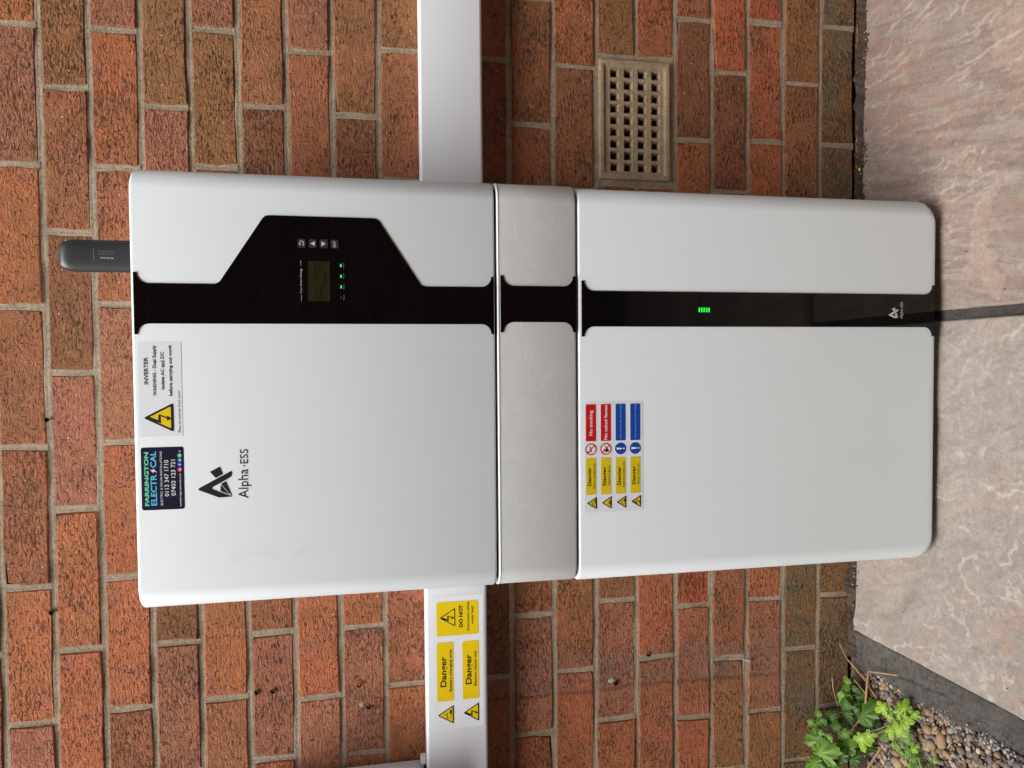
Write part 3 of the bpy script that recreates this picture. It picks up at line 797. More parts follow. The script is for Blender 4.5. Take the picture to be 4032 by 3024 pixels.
# ---------------- labels stuck on the unit
def sticker(name, x0, x1, z0, z1, r, y, mat, label):
    t = thing(name, ((x0 + x1) / 2, y, z0), label, 'label')
    slab('backing', rrect(x0, x1, z0, z1, r, 4), y - .0003, y, mat, t)
    return t, y - .0005
sa, y = sticker('warning_label', -.1005, .0302, P_(-.2652), P_(-.2093), .0012, YF, 'vinyl', 'white label with dual supply warning and yellow shock triangle at cabinet top')
triangle((-.0738, P_(-.2145)), P_(-.2538), .0203, y, sa)
lettering('INVERTER', -.0275, .0098, P_(-.2222), P_(-.2168), y, 'ink', sa, .028)
lettering('WARNING - Dual Supply', -.0436, .0262, P_(-.2325), P_(-.2279), y, 'ink', sa, .028)
lettering('Isolate AC and DC', -.0348, .0169, P_(-.2428), P_(-.2383), y, 'ink', sa, .028)
B = Buf(); B.poly([(-.0032, P_(-.2436)), (.0065, P_(-.2436)), (.0065, P_(-.2433)), (-.0032, P_(-.2433))], y); B.make('underline', 'ink', sa)
lettering('before carrying out work', -.0439, .0269, P_(-.2530), P_(-.2484), y, 'ink', sa, .028)
lettering('Place on inverter front cover', -.0946, -.0367, P_(-.2628), P_(-.2592), y, 'ink', sa)

sb, y = sticker('installer_label', -.2020, -.1148, P_(-.2655), P_(-.2102), .003, YF, 'navy', 'dark navy installer label with green and blue lettering and phone numbers')
lettering('FARRINGTON', -.1960, -.1212, P_(-.2198), P_(-.2144), y, 'mint', sb, .035)
lettering('ELECTR', -.1958, -.1524, P_(-.2298), P_(-.2222), y, 'sky', sb, .025)
lettering('CAL', -.1430, -.1204, P_(-.2298), P_(-.2222), y, 'sky', sb, .025)
B = Buf(); B.poly([(-.1453, P_(-.2212)), (-.1507, P_(-.2262)), (-.1480, P_(-.2262)), (-.1500, P_(-.2310)), (-.1440, P_(-.2254)), (-.1468, P_(-.2254))], y); B.make('flash', 'whiteink', sb)
lettering('ELECTRIC & SOLAR INSTALLATIONS', -.1956, -.1204, P_(-.2372), P_(-.2346), y, 'whiteink', sb)
lettering('0113 347 1710', -.1834, -.1329, P_(-.2455), P_(-.2401), y, 'whiteink', sb, .004)
lettering('07403 123 721', -.1829, -.1327, P_(-.2543), P_(-.2488), y, 'whiteink', sb, .004)
lettering('www.farringtonelectrical.co.uk', -.1983, -.1521, P_(-.2615), P_(-.2589), y, 'whiteink', sb)
for x, mt, gl in ((-.1467, 'pink', 'o'), (-.1396, 'fb', 'f'), (-.1332, 'fb', 'in'), (-.1270, 'wa', 'o'), (-.1212, 'navy', 'd')):
    ic = slab('icon', disc(x, P_(-.2602), .0030, 16), y - .0001, y, mt, sb)
    w = .0016 if gl in ('in', 'o') else .0009
    lettering(gl, x - w, x + w, P_(-.2619), P_(-.2586), y - .0003, 'whiteink', ic, .02, 1, 'glyph')

sc, y = sticker('safety_label', -.2355, -.0635, P_(-.9395), P_(-.8442), .004, YF, 'vinyl', 'white battery safety label with rows of yellow, red and blue panels')
rowz = [P_(-.8471 - i * .0240) for i in range(4)]
red = [('No smoking', -.1153, -.0764, 'red'), ('No naked flames', -.1222, -.0685, 'red'), ('Avoid contact with skin and eyes', -.1215, -.0678, 'blue'), ('Wear personal protective clothing', -.1218, -.0680, 'blue')]
dng = [('Battery charging area', -.1984, -.1586, 'battery'), ('Explosive gases', -.1930, -.1628, 'burst'), ('Batteries contain acid', -.1968, -.1575, 'battery'), ('Electric shock risk', -.1935, -.1605, 'bolt')]
for i in range(4):
    zt = rowz[i]; zb = zt - .0162; zc = (zt + zb) / 2
    s, a, b, mt = red[i]
    pn_ = slab('panel', rrect(-.1241, -.0669, zb, zt, .0012, 3), y - .0001, y, mt, sc)
    if mt == 'red': lettering(s, a, b, zc - .0024, zc + .0028, y - .0003, 'whiteink', pn_, .014)
    else: lettering(s, a, b, zc - .0011, zc + .0014, y - .0003, 'paleblue', pn_, .006)
    c = (-.1366, zc); rd = slab('round_sign', disc(c[0], c[1], .0092, 24), y - .0001, y, mt, sc)
    B = Buf(); W = Buf()
    if mt == 'red':
        W.poly(disc(c[0], c[1], .0073, 24), y - .0002); W.make('field', 'whiteink', rd)
        if i == 0:
            B.poly([(c[0] - .004, c[1] - .0018), (c[0] + .0045, c[1] + .0010), (c[0] + .0040, c[1] + .0026), (c[0] - .0045, c[1] - .0002)], y - .0003)
            B.poly([(c[0] - .0050, c[1] + .0005), (c[0] - .0040, c[1] + .0008), (c[0] - .0046, c[1] + .0040), (c[0] - .0028, c[1] + .0052), (c[0] - .0032, c[1] + .0058), (c[0] - .0056, c[1] + .0042)], y - .0003)
        else:
            B.poly([(c[0] - .0045, c[1] - .0042), (c[0] - .0020, c[1] - .0050), (c[0] + .0008, c[1] - .0010), (c[0] - .0010, c[1] + .0052), (c[0] - .0030, c[1] + .0010), (c[0] - .0046, c[1] + .0018)], y - .0003)
            B.poly([(c[0] + .0008, c[1] - .0032), (c[0] + .0052, c[1] + .0010), (c[0] + .0044, c[1] + .0022), (c[0] - .0002, c[1] - .0020)], y - .0003)
        B.make('pictogram', 'ink', rd)
        B = Buf(); B.poly([(c[0] - .0058, c[1] + .0046), (c[0] - .0046, c[1] + .0058), (c[0] + .0058, c[1] - .0046), (c[0] + .0046, c[1] - .0058)], y - .0004); B.make('slash', 'red', rd)
    else:
        B.poly(rpoly([(c[0] - .0019, c[1] + .0066), (c[0] + .0019, c[1] + .0066), (c[0] + .0008, c[1] - .0024), (c[0] - .0008, c[1] - .0024)], .001), y - .0003)
        B.poly(disc(c[0], c[1] - .0052, .0014, 10), y - .0003); B.make('exclamation_mark', 'whiteink', rd)
    s, a, b, sym = dng[i]
    pn_ = slab('panel', rrect(-.2074, -.1502, zb, zt, .0012, 3), y - .0001, y, 'yellow2', sc)
    lettering('Danger', -.1935, -.1646, zc + .0001, zc + .0055, y - .0003, 'ink', pn_, .02)
    lettering(s, a, b, zc - .0060, zc - .0033, y - .0003, 'ink', pn_, .008)
    triangle((-.2204, zt - .0010), zb - .0010, .0100, y, sc, 'yellow2', .17, sym)

# ================================================================== TRUNKING
def trunk(x0, x1, label):
    t = thing('cable_trunking', ((x0 + x1) / 2, 0, P_(-.7145)), label, 'trunking', None)
    prof_base = [(-.001, P_(-.7143)), (-.044, P_(-.7143)), (-.044, P_(-.6088)), (-.001, P_(-.6088))]
    lidp = []
    r = .005; yb, yf, z0, z1 = -.036, -.052, P_(-.7152), P_(-.6079)
    lidp += [(yb, z0)] + [(yf + r - r * math.sin(a), z0 + r - r * math.cos(a)) for a in [i * math.pi / 12 for i in range(7)]]
    lidp += [(yf + r - r * math.cos(a), z1 - r + r * math.sin(a)) for a in [i * math.pi / 12 for i in range(7)]] + [(yb, z1)]
    def ext(pr, name, mat):
        n = len(pr); V = [(x0, a, b) for a, b in pr] + [(x1, a, b) for a, b in pr]
        F = [(i, (i + 1) % n, n + (i + 1) % n, n + i) for i in range(n)] + [tuple(range(n))[::-1], tuple(range(n, 2 * n))]
        return obj(name, V, F, mat, t, 30)
    ext(prof_base, 'base', 'pvc'); ext(lidp, 'lid', 'pvc')
    return t
trunk(.2722, 1.7, 'white plastic cable trunking running from the cabinet above the air brick')
trunk(-1.7, -.3462, 'white plastic cable trunking carrying the yellow danger label')
YT = -.052
sd, y = sticker('danger_label', -.6410, -.4060, P_(-.7086), P_(-.6184), .004, YT, 'vinyl', 'white label with yellow danger and do not disconnect panels on the trunking')
pn_ = slab('panel', rrect(-.4762, -.4163, P_(-.7000), P_(-.6268), .0035, 4), y - .0001, y, 'yellow', sd)
triangle((-.4440, P_(-.6316)), P_(-.6594), .0166, y - .0001, sd, 'yellow', .10)
lettering('DO NOT', -.4623, -.4235, P_(-.6723), P_(-.6659), y - .0003, 'ink', pn_, .04)
lettering('Disconnect cables', -.4690, -.4180, P_(-.6836), P_(-.6793), y - .0003, 'ink', pn_, .012)
lettering('under load.', -.4577, -.4255, P_(-.6909), P_(-.6868), y - .0003, 'ink', pn_, .012)
pn_ = slab('panel', rrect(-.5911, -.4872, P_(-.6555), P_(-.6265), .003, 4), y - .0001, y, 'yellow', sd)
lettering('Danger', -.5656, -.5119, P_(-.6428), P_(-.6324), y - .0003, 'ink', pn_, .02)
lettering('Battery charging area', -.5743, -.5005, P_(-.6524), P_(-.6476), y - .0003, 'ink', pn_, .012)
pn_ = slab('panel', rrect(-.5908, -.4876, P_(-.7002), P_(-.6712), .003, 4), y - .0001, y, 'yellow', sd)
lettering('Danger', -.5646, -.5115, P_(-.6868), P_(-.6764), y - .0003, 'ink', pn_, .02)
lettering('Electric shock risk', -.5679, -.5054, P_(-.6960), P_(-.6912), y - .0003, 'ink', pn_, .012)
triangle((-.6153, P_(-.6270)), P_(-.6553), .0167, y, sd, 'yellow', .11, 'battery')
triangle((-.6149, P_(-.6718)), P_(-.6998), .0167, y, sd, 'yellow', .11, 'bolt')

# ================================================================== SWITCH BOX at the left edge
sw = thing('switch_box', (-.80, 0, P_(-.6045)), 'pale grey plastic electrical box with round knockouts above the trunking', 'electrical box')
bevel_box('enclosure', -.93, -.7160, -.115, -.001, P_(-.6045), P_(-.33), .006, 'boxgrey', sw)
for z in (P_(-.5500), P_(-.4790), P_(-.408)):
    n = 24; V = []; F = []
    for r, x in ((.0105, -.7157), (.0105, -.7153), (.0096, -.7153), (.0096, -.7158)):
        V += [(x, -.024 + r * math.cos(2 * math.pi * i / n), z + r * math.sin(2 * math.pi * i / n)) for i in range(n)]
    for q in range(3):
        for i in range(n): F.append((q * n + i, q * n + (i + 1) % n, q * n + n + (i + 1) % n, q * n + n + i))
    obj('knockout', V, F, 'boxgrey', sw, 40)
bevel_box('cable_gland', -.712, -.700, -.030, -.012, P_(-.6078), P_(-.598), .0015, 'pvc', sw, 2)

# ================================================================== WIFI STICK
ws = thing('wifi_stick', (.1584, -.14, 1.262), 'black plug-in wireless stick with rounded end on top of the inverter', 'wireless stick')
def stick():
    x0, x1, yf, yb, zb, zt = .1352, .1815, -.150, -.126, 1.262, 1.3872
    w = (x1 - x0) / 2; cx = (x0 + x1) / 2; hy = (yb - yf) / 2; cy = (yf + yb) / 2; V = []; F = []
    n = 32; zs = [zb, 1.30, 1.34, 1.3640] + [1.3640 + (zt - 1.3640) * math.sin(math.pi / 2 * i / 9) for i in range(1, 10)]
    for z in zs:
        t = max(0, (z - 1.3640) / (zt - 1.3640)); k = 1 - .46 * (1 - math.sqrt(max(0, 1 - t * t))); ky = math.sqrt(max(.02, 1 - t ** 4 * .9))
        for i in range(n):
            a = 2 * math.pi * i / n; ca, sa_ = math.cos(a), math.sin(a)
            V.append((cx + w * k * math.copysign(abs(ca) ** .55, ca), cy + hy * ky * math.copysign(abs(sa_) ** .7, sa_), z))
    for r in range(len(zs) - 1):
        for i in range(n): F.append((r * n + i, r * n + (i + 1) % n, (r + 1) * n + (i + 1) % n, (r + 1) * n + i))
    F.append(tuple((len(zs) - 1) * n + i for i in range(n)))
    return obj('housing', V, F, 'darkplastic', ws, 45)
stick()
ty = -.1504
turn = lambda x0, z0: (lambda p, q: (x0 - q, ty, z0 + p))
lettering('Wi-Fi Stick', 0, .0176, 0, .0026, ty, 'greyprint', ws, .012, 1, 'lettering', turn(.1555, 1.3115))
lettering('P/N 00S3-W-G004-0G2', 0, .0205, 0, .0014, ty, 'dimprint', ws, 0, 1, 'lettering', turn(.1606, 1.3115))
lettering('SN EAF7W-C020-1405', 0, .0205, 0, .0014, ty, 'dimprint', ws, 0, 1, 'lettering', turn(.1645, 1.3115))
B = Buf(); B.poly([(.1508, 1.3374), (.1668, 1.3380), (.1668, 1.3385), (.1508, 1.3379)], ty); B.make('rule', 'dimprint', ws)

# ================================================================== GROUND
def patio_z(x, y): return -.004 - .0148 * x + .03 * y
ground = Buf(); ground.add([(-12, -14, -.10), (12, -14, -.10), (12, 1, -.10), (-12, 1, -.10)], [(0, 1, 2, 3)])
tag(ground.make('ground', 'ground'), kind='structure')
patio = bpy.data.objects.new('patio', None); C.objects.link(patio); patio['kind'] = 'structure'
def flag(x0, x1, y0, y1, mat, seed, ang, ax, ay, step=.0022, slope=1.0):
    """one riven paving slab; y0 is the edge nearer the wall"""
    nx = max(8, int((x1 - x0) / step)); ny = max(8, int((y0 - y1) / step))
    xs = np.linspace(x0, x1, nx); ys = np.linspace(y1, y0, ny); X, Y = np.meshgrid(xs, ys, indexing='ij')
    ca, sa_ = math.cos(ang), math.sin(ang); U = X * ca + Y * sa_ + seed * 3.7; W = -X * sa_ + Y * ca + seed * 1.9
    wx = fbm(U * 16, W * 16, 5, .6) - .5; wy = fbm(U * 16 + 40, W * 16 + 9, 5, .6) - .5
    n1 = fbm(U * ax + wx * .9, W * ay + wy * .8, 5, .5)
    t = n1 * 5.2; ft = t - np.floor(t); tx, ty = np.gradient(t, xs, ys); G_ = np.hypot(tx, ty) + 8.0; sm = np.clip(.5 + (ft - .5) / (G_ * .0045), 0, 1); sm = sm * sm * (3 - 2 * sm)
    terr = np.floor(t) + sm
    gate = np.clip((fbm(U * 6 + 8, W * 6 + 3, 3) - .40) / .14, 0, 1)
    big = fbm(U * 3.2, W * 3.2, 3)
    H = terr * .0016 * (0.25 + .75 * gate) + (big - .5) * .006 + (fbm(U * 60, W * 25, 3) - .5) * .0012
    edge = np.clip(1.35 - np.abs(ft - .5) / G_ / .0017, 0, 1) * gate
    edge = edge * np.clip((fbm(U * 26 + 3, W * 26, 4, .6) - .40) / .14, 0, 1)
    spot = np.clip((fbm(U * 130, W * 130, 3, .6) - .64) / .06, 0, 1) * np.clip((fbm(U * 9 + 2, W * 9, 3) - .46) / .1, 0, 1)
    edge = np.maximum(edge, spot * .4)
    patch = np.clip((fbm(U * 8 + 21 + wx, W * 12 + wy * 1.2, 4) - .635) / .02, 0, 1) * np.clip((fbm(U * 2.4, W * 2.4 + 5, 2) - .45) / .1, 0, 1)
    H = H - .0012 * patch
    # worn arris all round, ragged edge
    d = np.minimum.reduce([X - x0, x1 - X, Y - y1, y0 - Y]); rag = (fbm(X * 45, Y * 45, 3) - .5) * .006
    H = H - .012 * np.clip(1 - (d + .0) / .005, 0, 1) ** 2
    Z = patio_z(X, Y) + H - H.mean()
    XX = X + np.where(X - x0 < 1e-6, np.abs(rag), 0) - np.where(x1 - X < 1e-6, np.abs(rag), 0)
    YY = Y - np.where(y0 - Y < 1e-6, np.abs(rag) * 1.6, 0) + np.where(Y - y1 < 1e-6, np.abs(rag), 0)
    Z[0, :] -= .03; Z[-1, :] -= .03; Z[:, 0] -= .03; Z[:, -1] -= .03
    att = np.stack([n1, edge, patch, np.ones_like(n1)], -1)
    return grid_obj('flagstone', xs, ys, (XX, YY, Z), mat, patio, attr=('riven', att))
flag(.0795, .985, -.008, -.62, 'flagr', 1, math.radians(8), 26, 6)
flag(-.5460, .0665, -.010, -.62, 'flagl', 2, math.radians(28), 11, 7)
for x0, x1, y0, y1, mt, sd_ in ((-.546, .30, -.635, -1.24, 'flagr', 3), (.315, .985, -.635, -1.24, 'flagl', 4), (1.0, 1.6, -.01, -.62, 'flagl', 5), (1.0, 1.9, -.635, -1.24, 'flagr', 6),
                                (-.546, .06, -1.255, -2.0, 'flagl', 7), (.075, .98, -1.255, -2.0, 'flagr', 8), (1.0, 1.9, -1.255, -2.0, 'flagl', 9)):
    flag(x0, x1, y0, y1, mt, sd_, .2 * sd_, 22, 12, .012)
def rough_sheet(name, x0, x1, y0, y1, step, zfun, mat, parent=None):
    xs = np.arange(x0, x1 + step, step); ys = np.arange(y0, y1 + step, step); X, Y = np.meshgrid(xs, ys, indexing='ij')
    return grid_obj(name, xs, ys, zfun(X, Y), mat, parent)
rough_sheet('pointing', .060, .086, -.63, 0, .002, lambda X, Y: patio_z(X, Y) - .0045 + (fbm(X * 160, Y * 160, 3) - .5) * .004, 'joint', patio)
rough_sheet('patio_bed', -.60, 2.0, -2.05, .06, .02, lambda X, Y: patio_z(X, Y) - .016 + 0 * X, 'ground', patio)
# dirt along the foot of the wall
def dirt_z(X, Y):
    foot = np.clip((Y + .016) / .016, 0, 1)
    return patio_z(X, Y) - .004 + (fbm(X * 110, Y * 110, 4, .7) - .5) * .020 + foot ** 1.5 * (.001 + .020 * fbm(X * 22 + 3, Y * 14, 5, .65)) - np.clip((-.014 - Y) / .01, 0, 1) * .010
ds = rough_sheet('dirt_line', -.60, 1.1, -.030, .004, .002, dirt_z, 'soil')
tag(ds, kind='stuff')
# concrete haunching along the end of the paving
def haunch_z(X, Y):
    outer = -.612 + (fbm(X * 0 + 3.3, Y * 22, 4) - .5) * .035
    crack = np.clip(1 - np.abs(X + .590 - .012 * fbm(Y * 30, Y * 0 + 2, 4) + (Y + .16) * .12) / .0025, 0, 1) * np.clip((Y + .26) / .03, 0, 1) * np.clip((-.10 - Y) / .03, 0, 1)
    z = patio_z(X, Y) - .0035 + (fbm(X * 18, Y * 18, 3) - .5) * .008 + (fbm(X * 120, Y * 120, 4, .7) - .5) * .0055 - crack * .006
    drop = np.clip((outer - X) / .012, 0, 1)
    return z - drop * .03 - np.clip((X + .5475) / .004, 0, 1) * .006
hc = rough_sheet('concrete_edging', -.650, -.542, -1.3, .004, .0025, haunch_z, 'concrete')
tag(hc, kind='structure')
# soil and gravel bed
def bed_z(X, Y): return -.012 + (fbm(X * 30, Y * 30, 3) - .5) * .014 + .012 * np.clip((Y + .05) / .05, 0, 1)
so = rough_sheet('soil_bed', -1.6, -.60, -1.3, .004, .008, bed_z, 'soil'); tag(so, kind='structure')
PEB = [(.30, .20, .115), (.34, .25, .155), (.21, .14, .09), (.16, .115, .09), (.26, .21, .165), (.13, .115, .11), (.40, .34, .27), (.27, .16, .11), (.21, .185, .165)]
def ico(sub):
    bm = bmesh.new(); bmesh.ops.create_icosphere(bm, subdivisions=sub, radius=1.0)
    v = np.array([tuple(a.co) for a in bm.verts]); f = [tuple(q.index for q in p.verts) for p in bm.faces]; bm.free(); return v, f
I1, I2 = ico(1), ico(2)
def pebble_shape(base, sx, sy, sz, rot, rr):
    v = base.copy(); d = v @ np.array([rr.uniform(-1, 1) for _ in range(3)]); d2 = v @ np.array([rr.uniform(-1, 1) for _ in range(3)])
    v = v * (1 + .10 * np.sin(2.3 * d + 1)[:, None] + .08 * np.sin(3.1 * d2)[:, None]) * np.array([sx, sy, sz])
    c, s = math.cos(rot), math.sin(rot); return np.stack([v[:, 0] * c - v[:, 1] * s, v[:, 0] * s + v[:, 1] * c, v[:, 2]], 1)
def tint(me, cols):
    a = me.color_attributes.new('tint', 'FLOAT_COLOR', 'POINT'); a.data.foreach_set('color', np.array(cols, dtype=np.float32).ravel())
rr = random.Random(21); gv = []; gf = []; gc = []
def bedz(x, y): return float(bed_z(np.array(x), np.array(y)))
BIGP = [(-.654, -.232, .0150, .0100, 0), (-.653, -.198, .0085, .0085, 0), (-.675, -.206, .0090, .0090, 0), (-.612, -.239, .0060, .0072, 2), (-.622, -.178, .0080, .0064, 2), (-.632, -.111, .0055, .0062, 1),
        (-.642, -.128, .0090, .0120, 7), (-.690, -.212, .0072, .0090, 0), (-.674, -.242, .0055, .0105, 0), (-.650, -.271, .0068, .0080, 3), (-.641, -.302, .0076, .0055, 3), (-.753, -.125, .0110, .0108, 1),
        (-.730, -.163, .0090, .0105, 4), (-.741, -.117, .0070, .0100, 0), (-.632, -.306, .0050, .0042, 6), (-.650, -.184, .0072, .0055, 5), (-.620, -.241, .0042, .0080, 2), (-.635, -.329, .0080, .0052, 5)]
for i in range(3800):
    x = rr.uniform(-.95, -.612); y = rr.uniform(-.62, -.035)
    if i > 1300: x = rr.uniform(-.80, -.612); y = rr.uniform(-.42, -.05)
    s = rr.choice((.0014, .0018, .0022, .0028, .0034, .004, .005, .0064))
    if any((x - p[0]) ** 2 + (y - p[1]) ** 2 < (max(p[2], p[3]) * .8 + s * .5) ** 2 for p in BIGP): continue
    v = pebble_shape(I1[0], s * rr.uniform(.9, 1.4), s * rr.uniform(.8, 1.1), s * rr.uniform(.55, .9), rr.uniform(0, 6.3), rr)
    v = v + np.array([x, y, bedz(x, y) + s * .35 + rr.uniform(0, .004)])
    k = len(gv); gv += v.tolist(); gf += [tuple(a + k for a in q) for q in I1[1]]
    c = rr.choice(PEB); b = rr.uniform(.7, 1.25); gc += [(c[0] * b, c[1] * b, c[2] * b, 1)] * len(v)
gr = obj('gravel', gv, gf, 'pebble', None, 80); tint(gr.data, gc); tag(gr, kind='stuff')
gr['label'] = 'small brown and grey gravel in the bed beside the patio'
for i, (x, y, sx, sy, ci) in enumerate(BIGP):
    v = pebble_shape(I2[0], sx, sy, min(sx, sy) * .8, 0.25 if i == 0 else rr.uniform(-.4, .4), rr); z = bedz(x, y) + min(sx, sy) * .62
    o = obj('pebble', v.tolist(), I2[1], 'pebble', None, 80); o.location = (x, y, z)
    c = PEB[ci]; b = rr.uniform(.95, 1.2); tint(o.data, [(c[0] * b, c[1] * b, c[2] * b, 1)] * len(v))
    if i == 0: tag(o, 'largest smooth tan pebble in the gravel bed', 'pebble', 'pebbles in the gravel bed')
    else: tag(o, 'small rounded pebble among the fine gravel', 'pebble', 'pebbles in the gravel bed')
# crumbs of old mortar along the edging
cv = []; cf = []; ccol = []
for i in range(520):
    y = rr.uniform(-.42, -.03); x = -.611 + (float(fbm(np.array(3.3), np.array(y * 22.), 4)) - .5) * .035 + rr.gauss(-.003, .006)
    s = rr.uniform(.0010, .0034); v = pebble_shape(I1[0], s, s * rr.uniform(.7, 1.3), s * .8, rr.uniform(0, 6), rr) + np.array([x, y, -.0075 + rr.uniform(-.003, .004)])
    k = len(cv); cv += v.tolist(); cf += [tuple(a + k for a in q) for q in I1[1]]
    b = rr.choice((.10, .18, .30, .42)); ccol += [(b, b * .92, b * .84, 1)] * len(v)
for i in range(500):
    x = rr.uniform(-.55, .75); y = rr.gauss(-.012, .005); s = rr.uniform(.0006, .0022)
    v = pebble_shape(I1[0], s, s * rr.uniform(.7, 1.5), s * .8, rr.uniform(0, 6), rr) + np.array([x, y, patio_z(x, y) + rr.uniform(-.001, .004)])
    k = len(cv); cv += v.tolist(); cf += [tuple(a + k for a in q) for q in I1[1]]
    b = rr.choice((.03, .04, .06, .09, .4)); ccol += [(b * 1.1, b * .85, b * .65, 1)] * len(v)
for i in range(60):
    x = rr.uniform(-.53, .7); y = rr.uniform(-.40, -.03); s = rr.uniform(.0004, .0011)
    v = pebble_shape(I1[0], s, s * rr.uniform(.7, 1.8), s * .8, rr.uniform(0, 6), rr) + np.array([x, y, patio_z(x, y) + .002])
    k = len(cv); cv += v.tolist(); cf += [tuple(a + k for a in q) for q in I1[1]]
    b = rr.choice((.03, .05, .6)); ccol += [(b, b * .9, b * .8, 1)] * len(v)
for i in range(170):
    x = rr.uniform(-.86, -.615); y = rr.uniform(-.36, -.02); L = rr.uniform(.004, .018); an = rr.uniform(0, 6.3); z = bedz(x, y) + rr.uniform(.004, .010)
    dx, dy = math.cos(an), math.sin(an); w = rr.uniform(.0004, .0012) if i % 3 else rr.uniform(.002, .004)
    k = len(cv); hz = rr.uniform(-.003, .003)
    cv += [(x, y, z), (x + dx * L * .5 - dy * w, y + dy * L * .5 + dx * w, z + .0012), (x + dx * L, y + dy * L, z + hz), (x + dx * L * .5 + dy * w, y + dy * L * .5 - dx * w, z + .0004)]
    cf += [(k, k + 1, k + 3), (k + 1, k + 2, k + 3)]; b = rr.uniform(.5, 1.2); c = rr.choice(((.30, .19, .09), (.16, .09, .05), (.40, .32, .2), (.09, .06, .04)))
    ccol += [(c[0] * b, c[1] * b, c[2] * b, 1)] * 4
cr = obj('crumbs', cv, cf, 'pebble', None, 80); tint(cr.data, ccol); tag(cr, kind='stuff')
cr['label'] = 'crumbs of mortar, dirt and dry litter along the paving and gravel'

# ------------------------------------------------------------------ tubes, stalks, plants
def tube_vf(pts, radii, n=6):
    V = []; F = []; pts = [Vector(p) for p in pts]
    for i, p in enumerate(pts):
        d = (pts[min(i + 1, len(pts) - 1)] - pts[max(i - 1, 0)]).normalized()
        a = d.cross(Vector((0, 0, 1)) if abs(d.z) < .9 else Vector((1, 0, 0))).normalized(); b = d.cross(a)
        for k in range(n):
            t = 2 * math.pi * k / n; V.append(tuple(p + (a * math.cos(t) + b * math.sin(t)) * radii[i]))
    for i in range(len(pts) - 1):
        for k in range(n): F.append((i * n + k, i * n + (k + 1) % n, (i + 1) * n + (k + 1) % n, (i + 1) * n + k))
    F.append(tuple(range(n))[::-1]); F.append(tuple((len(pts) - 1) * n + k for k in range(n)))
    return V, F
STALKS = [([(-.664, -.072, .022), (-.634, -.070, .018), (-.604, -.068, .013), (-.594, -.100, .008), (-.582, -.137, .006)], .0022, 'straw', 'dry straw stalk bent sharply over the edge of the concrete'),
          ([(-.596, -.03, .030), (-.612, -.045, .020), (-.628, -.060, .012), (-.652, -.080, .004)], .0014, 'straw', 'thin dry stalk leaning along the wall foot beside the bent stalk'),
          ([(-.722, -.125, .030), (-.755, -.125, .055), (-.800, -.123, .085)], .0024, 'straw', 'thick dry straw stalk rising from the gravel'),
          ([(-.692, -.075, .036), (-.724, -.07, .058)], .0020, 'straw', 'short dry stalk among the dark leaves'),
          ([(-.572, -.006, .032), (-.588, -.012, .027), (-.603, -.02, .022)], .0007, 'paleStraw', 'pale hair-thin stem against the dirty wall foot'),
          ([(-.638, -.010, .051), (-.660, -.016, .052), (-.688, -.030, .051)], .0008, 'paleStraw', 'pale thin stem curving across the bricks above the leaves'),
          ([(-.631, -.04, .024), (-.650, -.064, .015), (-.666, -.088, .010)], .0009, 'straw', 'fine brown stem lying across the gravel'),
          ([(-.618, -.045, .010), (-.640, -.065, .008), (-.655, -.083, .004)], .0013, 'straw', 'dry leaf stalk pressed into the gravel at the wall foot'),
          ([(-.655, -.253, .004), (-.642, -.262, .006), (-.632, -.258, .009)], .0008, 'paleStraw', 'white sliver of stem beside the largest pebble'),
          ([(-.703, -.185, .004), (-.716, -.200, .010), (-.728, -.222, .006)], .0009, 'paleStraw', 'bleached twig lying on the gravel by the lime seedling')]
for pts, r, mt, lab in STALKS:
    v, f = tube_vf(pts, [r * (1 - .35 * i / (len(pts) - 1)) for i in range(len(pts))])
    tag(obj('dry_stalk', v, f, mt, None, 60), lab, 'stalk', 'dry stalks in the gravel bed')

def leaf_mesh(size, lobes, deep, seed, fold=.22):
    r_ = random.Random(seed); n = 40; V = [(0, 0, 0)]; F = []; vein = [1.0]
    out = []
    for i in range(n):
        a = 2 * math.pi * i / n                       # a = 0 is the tip
        lob = abs(math.cos(a * lobes / 2)) ** .7
        back = .5 + .5 * math.cos(a)
        rad = (.40 + .60 * back ** .8) * (1 - deep + deep * lob) * (1 + (.09 if i % 2 else -.05)) * r_.uniform(.94, 1.06)
        out.append((rad * math.cos(a), rad * math.sin(a) * .85))
    for s in (.5, 1.0):
        for (x, y_) in out:
            px, py = x * s, y_ * s
            V.append((px * size, py * size, size * (-fold * abs(py) - .25 * px * px + .04 * math.sin(9 * math.atan2(py, px + 1e-6)))))
            vein.append(.25 if s < .9 else 0.0)
    for i in range(n):
        j = (i + 1) % n; F.append((0, 1 + i, 1 + j)); F.append((1 + i, 1 + n + i, 1 + n + j, 1 + j))
    me = bpy.data.meshes.new('leaf'); me.from_pydata(V, [], F); me.update()
    for p in me.polygons: p.use_smooth = True
    a = me.attributes.new('vein', 'FLOAT', 'POINT'); a.data.foreach_set('value', vein)
    return me
CAMV = Vector(camo.matrix_world.translation)
